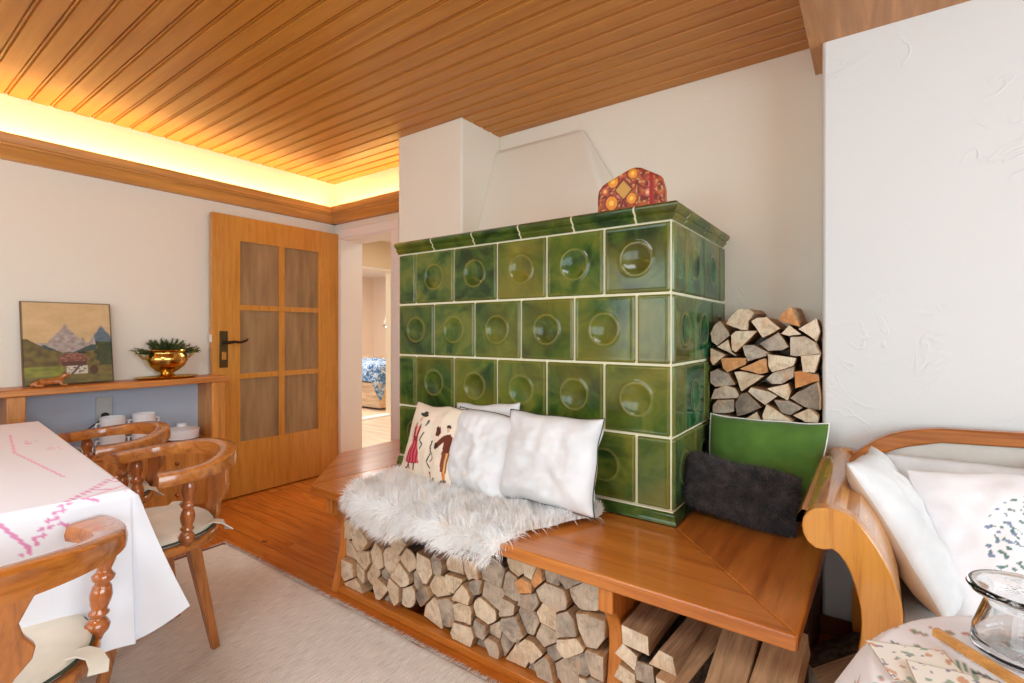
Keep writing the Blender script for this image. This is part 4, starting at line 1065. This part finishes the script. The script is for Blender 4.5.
bx,by=bl[1][0]-bl[0][0],bl[1][1]-bl[0][1]; bL=math.hypot(bx,by); ux,uy=bx/bL,by/bL
motif=[(w2l(-2.30,.30),.07),(w2l(-2.62,.47),.05),(w2l(-2.42,.50),.04),(w2l(-1.66,.50),.045),(w2l(-1.70,.575),.03),(w2l(-3.0,.40),.06),(w2l(-2.75,.22),.07)]
def clothcol(a,b):
    c=(226,226,232)
    t_=(a-bl[0][0])*ux+(b-bl[0][1])*uy; s_=(a-bl[0][0])*(-uy)+(b-bl[0][1])*ux
    if -.02<t_<bL+.02:
        if abs(s_)<.0105 and (int(t_/.0105)+int((s_+.021)/.0105))%2==0: c=pink
        for k in range(4):   # short stitched arms on the outer side of the border
            tk=.04+k*.075
            if abs(t_-tk)<.004 and .016<s_<.06: c=pink
    if pline(a,b,bl2,.004): c=pink
    pass
    for P_,w in lines:
        if pline(a,b,P_,w): c=(226,164,192)
    for (q,r_) in motif:
        dx,dy=a-q[0],b-q[1]; d=math.hypot(dx,dy*1.8)
        if d<r_:
            n=noise.noise(Vector((a*90,b*90,3)))
            if n>.22: c=(226,160,190)
    return c
cols=[]; m=MB()
for b in gb:
    for a in ga: m.v.append(cloth_pt(a,b)); cols.append(lin(clothcol(a,b))+(1,))
nu=len(ga); nv=len(gb)
m.f=[(j*nu+i,j*nu+i+1,(j+1)*nu+i+1,(j+1)*nu+i) for j in range(nv-1) for i in range(nu-1)]; m.m=[0]*len(m.f)
M_cloth=attr_mat('embroidered tablecloth linen',.85,260,.12)
o=obj('tablecloth',m,M_cloth,local=True,origin=(TC[0],TC[1],0),colors=cols,recalc=False,smooth='all'); o.rotation_euler=(0,0,ang)
tag(o,'white tablecloth with pink cross-stitch borders draped over the dining table','tablecloth')
m=MB(); m.box(-.06,.06,-.04,.04,0,.045); o=obj('wooden_box',m,M_chairt,local=True,origin=(-3.33,.445,.7555),bevel=.006); tag(o,'small dark wooden box at the far end of the dining table','box')

# ---------------------------------------------------------------- carved armchairs
def make_chair(label,loc,rot):
    t_=thing('dining_armchair',label,'chair',(0,0,0),0,'carved wooden armchairs at the dining table')
    # seat outline: straight-ish front at +y, round back
    out=[]
    for k in range(40):
        a=2*PI*k/40; x=.235*math.cos(a); y=.205*math.sin(a)+.03
        n_=2.6 if y>.03 else 2.2
        x=.24*abs(math.cos(a))**(2/n_)*(1 if math.cos(a)>0 else -1); y=.03+.215*abs(math.sin(a))**(2/n_)*(1 if math.sin(a)>0 else -1)
        out.append((x*(1-.08*(.25-y if y<0 else 0)),y))
    m=MB(); m.prism(out,.418,.448,'z'); obj('seat',m,M_chair,t_,local=True,origin=(0,0,0),bevel=.008,seg=3)
    cu=[(x*.93,.03+(y-.03)*.93) for x,y in out]
    m=MB(); rings=[(.97,.449),(1.0,.456),(1.0,.464),(.96,.476),(.8,.484),(.5,.488),(.2,.489)]
    n=len(cu)
    for s,z in rings: m.v+=[(x*s,.03+(y-.03)*s,z) for x,y in cu]
    for k in range(len(rings)-1):
        for i in range(n): m.f.append((k*n+i,k*n+(i+1)%n,(k+1)*n+(i+1)%n,(k+1)*n+i)); m.m.append(0)
    m.f.append(tuple(range(n))); m.f.append(tuple((len(rings)-1)*n+i for i in range(n))); m.m+=[0,0]
    cz=obj('seat_pad',m,M_cream,t_,local=True,origin=(0,0,0),smooth='all')
    m=MB(); m.tube([(x*1.005,.03+(y-.03)*1.005,.460) for x,y in cu],.004,6,closed=True); q=obj('seat_pad_piping',m,M_dpiping,local=True,origin=(0,0,0)); q.parent=cz
    for s in (-1,1):  # curled cushion flaps behind the spindles
        m=MB(); pth=[(s*.15,-.10,.472),(s*.17,-.125,.480),(s*.185,-.145,.474),(s*.190,-.16,.455),(s*.186,-.168,.440)]
        if s<0: pass
        m.sweep(pth,[(-.018,-.002),(.018,-.002),(.018,.002),(-.018,.002)],up=(0,0,1)); obj('seat_pad_flap',m,M_cream,t_,local=True,origin=(0,0,0),smooth=40)
    # horseshoe rail
    path=[];secs=[]
    N=44
    for k in range(N+1):
        a=k/N
        th=-.30+ (PI+.60)*a   # from right front over the back to left front
        x=.242*math.cos(th); y=-.015-.208*math.sin(th)
        if a<.14 or a>.86:
            f_=(.14-a)/.14 if a<.14 else (a-.86)/.14; y+=.03*f_
            x*=1-.02*f_
        w=.034+.012*(max(0,1-min(a,1-a)/.16))-.004*math.sin(PI*a)
        zz=.690+.022*math.sin(PI*a)**2; hh=.019+.010*math.sin(PI*a)**3
        path.append((x,y,zz)); secs.append([(-w,-hh),(w,-hh),(w*1.04,-hh*.2),(w*.92,hh*.8),(w*.6,hh),(-w*.6,hh),(-w*.92,hh*.8),(-w*1.04,-hh*.2)])
    m=MB(); m.sweep(path,secs,up=(0,0,1)); obj('arm_rail',m,M_chair,t_,local=True,origin=(0,0,0),smooth=50)
    # turned front posts
    pr=[(0,0),(.013,0),(.016,.01),(.024,.022),(.026,.034),(.018,.047),(.013,.052),(.021,.060),(.021,.064),(.015,.070),(.021,.088),(.023,.104),(.019,.124),(.014,.132),(.022,.140),(.024,.149),(.016,.158),(.014,.164),(.020,.182),(.023,.200),(.020,.218),(.013,.232),(.015,.24),(.014,.252),(0,.252)]
    for s in (-1,1):
        m=MB(); m.lathe(pr,0,0,20); tilt=Matrix.Translation((s*.222,-.01,.44))@Matrix.Rotation(s*math.radians(6),4,'Y'); m.xf(tilt); obj('turned_post',m,M_chairt,t_,local=True,origin=(0,0,0),smooth='all')
    # carved back splat
    half=[(.045,.0),(.052,.03),(.040,.055),(.050,.085),(.074,.115),(.078,.140),(.060,.170),(.052,.200),(.066,.235),(.078,.262)]
    poly=[(x,z) for x,z in half]+[(-x,z) for x,z in half[::-1]]
    m=MB(); m.prism(poly,-.009,.009,'y'); m.xf(Matrix.Translation((0,-.185,.44))@Matrix.Rotation(math.radians(12),4,'X')); obj('back_splat',m,M_chairz,t_,local=True,origin=(0,0,0),bevel=.004)
    for sx,sy,bx_,by_ in ((-1,1,.215,.235),(1,1,.215,.235),(-1,-1,.175,-.125),(1,-1,.175,-.125)):
        m=MB(); x0_,y0_=sx*.135,(.13 if sy>0 else -.06)
        m.sweep([(sx*bx_,by_,.012),(x0_,y0_,.42)],[[(-.013,-.013),(.013,-.013),(.013,.013),(-.013,.013)],[(-.021,-.021),(.021,-.021),(.021,.021),(-.021,.021)]],up=(0,1,0)); obj('leg',m,M_chairz,t_,local=True,origin=(0,0,0),bevel=.003)
    t_.location=loc; t_.rotation_euler=(0,0,rot); return t_
ch=make_chair('carved wooden armchair with cream seat pad, second along the far side, nearest the stove',(-2.145,.73,0),PI)
dup(ch,(-2.80,.735,0),PI,'carved wooden armchair on the far side of the table, beside the white cups')
dup(ch,(-1.525,.165,0),PI/2,'carved wooden armchair in the left foreground at the end of the table, seen from behind')

# ---------------------------------------------------------------- sofa
sf=thing('sofa','wooden framed sofa with a scrolled arm and curved back rail at the right','sofa',(.6,1.85,0))
out=[(-.144,.688),(-.141,.708),(-.131,.725),(-.115,.737),(-.094,.742),(-.070,.741),(-.047,.735),(-.025,.718),(-.007,.696),(.010,.670),(.024,.644),(.038,.612),(.048,.581),(.056,.552),(.059,.527),(.058,.48),(.048,.42),(.030,.36),(.014,.30),(.006,.22),(.008,.12),(.02,.0)]
inn=[(-.052,.0),(-.060,.12),(-.060,.22),(-.052,.29),(-.042,.328),(-.030,.38),(-.021,.44),(-.019,.48),(-.021,.515),(-.031,.562),(-.042,.597),(-.053,.619),(-.066,.635),(-.079,.643),(-.095,.637),(-.115,.637),(-.132,.650),(-.141,.668)]
m=MB(); m.prism(out[:]+inn,1.46,1.505,'y'); obj('arm_front_panel',m,M_sofa,sf,bevel=.003)
m=MB(); m.prism(out[:]+inn,2.235,2.275,'y'); obj('arm_back_panel',m,M_sofa,sf)
ci=[(-.094+.053*math.cos(a),.688+.052*math.sin(a)) for a in [2*PI*i/28 for i in range(28)]]
m=MB(); m.prism(ci,1.505,2.235,'y'); obj('arm_roll',m,M_sofay,sf,smooth=40)
sh=[p for p in out if p[1]<=.73 and p[1]>=.42]; 
m=MB(); inner=[(p[0]-.018,p[1]-.010) for p in sh]; m.prism(sh+inner[::-1],1.505,2.235,'y'); obj('arm_board',m,M_sofay,sf,smooth=40)
topc=[(-.068,.714),(-.034,.752),(.013,.794),(.055,.820),(.100,.837),(.145,.847),(.193,.854),(.39,.862),(.9,.862),(1.15,.854),(1.3,.83),(1.42,.77),(1.47,.714)]
botc=[(1.43,.690),(1.38,.735),(1.28,.780),(1.14,.806),(.9,.815),(.39,.815),(.19,.806),(.141,.792),(.10,.780),(.067,.766),(.030,.745),(.001,.717),(-.028,.691)]
m=MB(); m.prism(topc+botc,2.20,2.25,'y'); obj('back_rail',m,M_sofax,sf,bevel=.006)
pan=[(p[0],p[1]+.01) for p in botc[::-1]]
m=MB(); m.prism([(0.0,.30)]+[(x,z) for x,z in pan if x>0.0]+[(1.42,.30)],2.215,2.24,'y'); obj('back_panel',m,M_sofaf,sf)
m=MB(); m.box(.03,1.42,1.50,2.20,.24,.30); obj('seat_frame',m,M_sofax,sf)
m=MB(); m.box(.045,1.42,1.49,2.20,.30,.40); obj('seat_cushion',m,M_sofaf,sf,bevel=.03,seg=3)
m=MB(); m.prism([(1.42,0),(1.42,.70),(1.50,.70),(1.50,0)],1.46,2.25,'y'); obj('arm_front_panel',m,M_sofa,sf)
def tree_emb(u,v):
    c=(240,240,244); x,y=(u-.60)/.30,(v-.42)/.36
    r=math.hypot(x,y)
    if .62<r<1.12 and y>-.75:
        n=noise.noise(Vector((u*34,v*34,2)))
        if n>.22: c=(96,130,124) if noise.noise(Vector((u*30,v*30,7)))>-.1 else (130,140,176)
    for k in range(7):
        a=.35+k*.41; q=(.60+.27*math.cos(a),.42+.33*math.sin(a))
        if pline(u,v,[(.60,.30),((.60+q[0])/2+.01,(.42+q[1])/2),q],.0028): c=(130,156,160)
    if ell(u,v,.50,.52,.03,.045) or ell(u,v,.66,.56,.03,.045): c=(74,58,108) if noise.noise(Vector((u*80,v*80,4)))>-.1 else (200,190,210)
    if pline(u,v,[(.66,.50),(.69,.40)],.008): c=(74,58,108)
    if inpoly(u,v,[(.60,.40),(.70,.36),(.72,.24),(.62,.22),(.58,.30)]): c=(206,120,64)
    return c
pillow('cushion',.42,.44,.13,(.082,1.90,.605),(.15,.97,-.06),(-.50,.06,.83),'white cushion leaning sideways against the scrolled sofa arm',seed=83,mat2=M_linen2,wr=.8,pinch=.05,noisy=.02)
pillow('cushion',.50,.37,.11,(.28,2.135,.585),(1,.02,0),(.0,.18,1),'plain white cushion at the back of the sofa, behind the embroidered one',seed=95,mat2=M_linen2,pinch=.03,wr=.5)
pillow('cushion',.46,.39,.11,(.66,2.12,.60),(1,-.1,0),(.06,.18,1),'plain white cushion furthest right on the sofa',seed=102,mat2=M_linen2,pinch=.04)
pillow('cushion',.46,.42,.13,(.345,1.92,.588),(.95,.12,.10),(-.14,.42,.86),'white cushion embroidered with a leafy tree, in the middle of the sofa',colfn=tree_emb,N=130,mat=attr_mat('tree embroidered linen',.9,200,.2),seed=111,pinch=.05,wr=.7)

# ---------------------------------------------------------------- side table with cloth
TX,TY,TR,TZ=.335,.955,.335,.655
st=thing('side_table','round wooden side table covered by an embroidered cloth, in front of the sofa','table',(TX,TY,0))
m=MB(); m.lathe([(0,TZ-.03),(TR-.01,TZ-.03),(TR,TZ-.02),(TR,TZ-.006),(TR-.008,TZ-.001),(0,TZ-.001)],TX,TY,40); obj('tabletop',m,M_sofax,st,smooth=40)
m=MB(); m.lathe([(0,.04),(.03,.04),(.045,.1),(.03,.2),(.04,.4),(.028,.5),(.05,TZ-.03),(0,TZ-.03)],TX,TY,20); obj('pedestal',m,M_chairt,st,smooth='all')
for k in range(3):
    a=k*2.094+.4; m=MB(); m.sweep([(TX+.02*math.cos(a),TY+.02*math.sin(a),.12),(TX+.15*math.cos(a),TY+.15*math.sin(a),.07),(TX+.26*math.cos(a),TY+.26*math.sin(a),.016)],[(-.018,-.016),(.018,-.016),(.018,.016),(-.018,.016)],up=(0,0,1)); obj('foot',m,M_chairt,st)
def rcloth(p):
    x,y=p; r=math.hypot(x,y); R0=TR+.004
    if r<=R0: return (x,y,TZ+.003+.002*noise.noise(Vector((x*9,y*9,0))))
    d=r-R0; a=math.atan2(y,x); fold=math.sin(a*9+1.3)*.5+.5
    out_=.012+.06*fold*d/.2+.035*d/.2
    f_=min(1,d/.03)
    q=R0+out_*f_; return (x/r*q,y/r*q,TZ+.003-d*.95+(.0 if d>.02 else d*.4))
def stc(x,y):
    c=(238,236,240)
    # green vine and leaves at the far left, small flowers
    P_=[(-.31,.10),(-.27,.075),(-.235,.07),(-.20,.08),(-.165,.055),(-.13,.04)]
    if pline(x,y,P_,.0035): c=(64,96,84)
    if ell(x,y,-.235,.085,.03,.014): c=(84,132,108) if int(x*220)%2 else (228,232,228)
    for i,(cx,cy) in enumerate([(-.20,-.02),(-.16,-.06),(-.12,.0),(-.24,-.05),(-.09,-.04),(-.28,.0),(-.3,-.09),(-.22,-.12),(-.12,.24),(-.20,.2),(.02,.25)]):
        if ell(x,y,cx,cy,.012,.006): c=[(190,110,80),(90,120,90),(150,100,90)][i%3]
    n=noise.noise(Vector((x*60,y*60,4)))
    if n>.38 and noise.noise(Vector((x*9,y*9,8)))>.1: c=[(196,140,120),(120,150,120)][int(n*100)%2]
    return c
m=MB(); cols=[]; N=150; HS=.50
for j in range(N+1):
    for i in range(N+1):
        x=-HS+2*HS*i/N; y=-HS+2*HS*j/N; ca,sa_=math.cos(.5),math.sin(.5); X=x*ca-y*sa_; Y=x*sa_+y*ca
        k_=max(abs(x),abs(y))/max(1e-6,math.hypot(x,y)); k_=.55+.45*k_   # soften corners
        m.v.append(tuple(Vector(rcloth((X*k_,Y*k_)))+Vector((TX,TY,0)))); cols.append(lin(stc(X*k_,Y*k_))+(1,))
m.f=[(j*(N+1)+i,j*(N+1)+i+1,(j+1)*(N+1)+i+1,(j+1)*(N+1)+i) for j in range(N) for i in range(N)]; m.m=[0]*len(m.f)
o=obj('tablecloth',m,attr_mat('floral embroidered cloth',.85,220,.15),colors=cols,recalc=False,smooth='all',origin=(TX,TY,0)); tag(o,'white cloth with green and red floral embroidery over the round side table','tablecloth')
# glass jar
JX,JY,JZ=.198,1.125,TZ+.008
t=NT('clear glass'); t.p.inputs['Transmission Weight'].default_value=1; t.p.inputs['IOR'].default_value=1.45
M_glass=t.base((.97,.98,.98,1),.02)
m=MB(); z=JZ
m.lathe([(0,z),(.060,z),(.066,z+.006),(.062,z+.03),(.048,z+.075),(.046,z+.083),(.056,z+.090),(.066,z+.094),(.070,z+.100),(.066,z+.106),(.058,z+.104),(.042,z+.092),(.042,z+.075),(.057,z+.03),(.060,z+.009),(0,z+.006)],JX,JY,48); o=obj('glass_jar',m,M_glass,smooth='all'); tag(o,'clear glass jar with a wide rolled rim on the side table','jar')
# stick and cards
m=MB(); p0=Vector((.088,1.098,TZ+.028)); p1=Vector((.235,.945,TZ+.026)); m.sweep([p0,p1],[(-.007,-.006),(.007,-.006),(.008,.003),(.004,.007),(-.004,.007),(-.008,.003)],up=(0,0,1)); o=obj('wooden_stick',m,wood('pale stick wood',(206,152,86),(180,124,60),0,.4,1),smooth=40); tag(o,'slim pale wooden stick lying across the side table','stick'); o.location.z-=.008
def cardcol(s):
    def f(u,v):
        c=(236,232,222)
        if min(u,1-u,v,1-v)<.02: c=(150,118,90)
        n=noise.noise(Vector((u*6,v*6,s)))
        if n>.42: c=(210,160,130)
        if n<-.45: c=(150,170,150)
        if noise.noise(Vector((u*10,v*10,s+4)))>.45: c=(150,140,160)
        return c
    return f
for i,(x,y,r_,lab) in enumerate([(.060,1.000,.35,'printed cream card with small coloured pictures, under the other card'),(.105,.955,.15,'printed cream card with small coloured pictures, on top beside the stick')]):
    m=MB(); cols=[]; N=40; cf=cardcol(i*7.)
    for j in range(N+1):
        for k in range(N+1): m.v.append((-.055+.11*k/N,-.05+.10*j/N,.0012)); cols.append(lin(cf(k/N,j/N))+(1,))
    m.f=[(j*(N+1)+k,j*(N+1)+k+1,(j+1)*(N+1)+k+1,(j+1)*(N+1)+k) for j in range(N) for k in range(N)]; m.m=[0]*len(m.f)
    b0=len(m.v); bxm=MB().box(-.055,.055,-.05,.05,0,.001); m.v+=bxm.v; cols+=[lin((225,215,195))+(1,)]*8; m.f+=[tuple(q+b0 for q in f_) for f_ in bxm.f]; m.m+=[0]*6
    o=obj('printed_card',m,attr_mat('printed paper %d'%i,.6),local=True,origin=(x,y,TZ+.006+i*.004),colors=cols,recalc=False); o.rotation_euler=(0,0,r_); tag(o,lab,'card')

# ---------------------------------------------------------------- light
def area(name,loc,rot,sx,sy,power,col=(1,1,1)):
    l=bpy.data.lights.new(name,'AREA'); l.shape='RECTANGLE'; l.size=sx; l.size_y=sy; l.energy=power; l.color=col
    o=bpy.data.objects.new(name,l); COL.objects.link(o); o.location=loc; o.rotation_euler=rot; return o
area('window_light_rear',((x0+x1)/2,YF-.16,1.45),(PI/2,0,0),x1-x0,1.4,62,(.76,.92,1.0))
area('window_light_right',(XR+.16,(ya+yb)/2,1.45),(PI/2,0,PI/2),yb-ya,1.4,130,(.74,.92,1.0))
area('ceiling_fill',(-1.0,-.6,ZC-.03),(0,0,0),1.2,.8,38,(.9,.97,1))  # added fill from above, no fixture; brightens the horizontal surfaces
area('hall_light',(-3.6,4.0,ZC-.05),(0,0,0),1.2,1.2,60,(1,.90,.76))  # added area light without a fixture, lights the hall
area('bedroom_light',(-7.0,5.0,ZC-.05),(0,0,0),1.6,1.6,110,(1,.92,.84))  # added overhead light, no fixture; brightens the bedroom beyond the pendant
w=bpy.data.worlds.new('sky'); scn.world=w; w.use_nodes=True; w.node_tree.nodes['Background'].inputs[0].default_value=(.8,.9,1,1); w.node_tree.nodes['Background'].inputs[1].default_value=1.0

# ---------------------------------------------------------------- camera
cam=bpy.data.cameras.new('camera'); co=bpy.data.objects.new('camera',cam); COL.objects.link(co)
co.location=(0,0,1.18); co.rotation_euler=(PI/2,0,.6248); cam.sensor_width=36; cam.lens=498.64/1024*36; cam.shift_y=-(341.5-331.73)/1024; cam.clip_start=.02
scn.camera=co
scn.view_settings.view_transform='Standard'; scn.view_settings.look='None'; scn.view_settings.gamma=1; scn.view_settings.use_curve_mapping=False
scn.view_settings.exposure=0.0
scn.cycles.use_denoising=True; scn.cycles.max_bounces=12; scn.cycles.diffuse_bounces=7; scn.cycles.sample_clamp_indirect=6
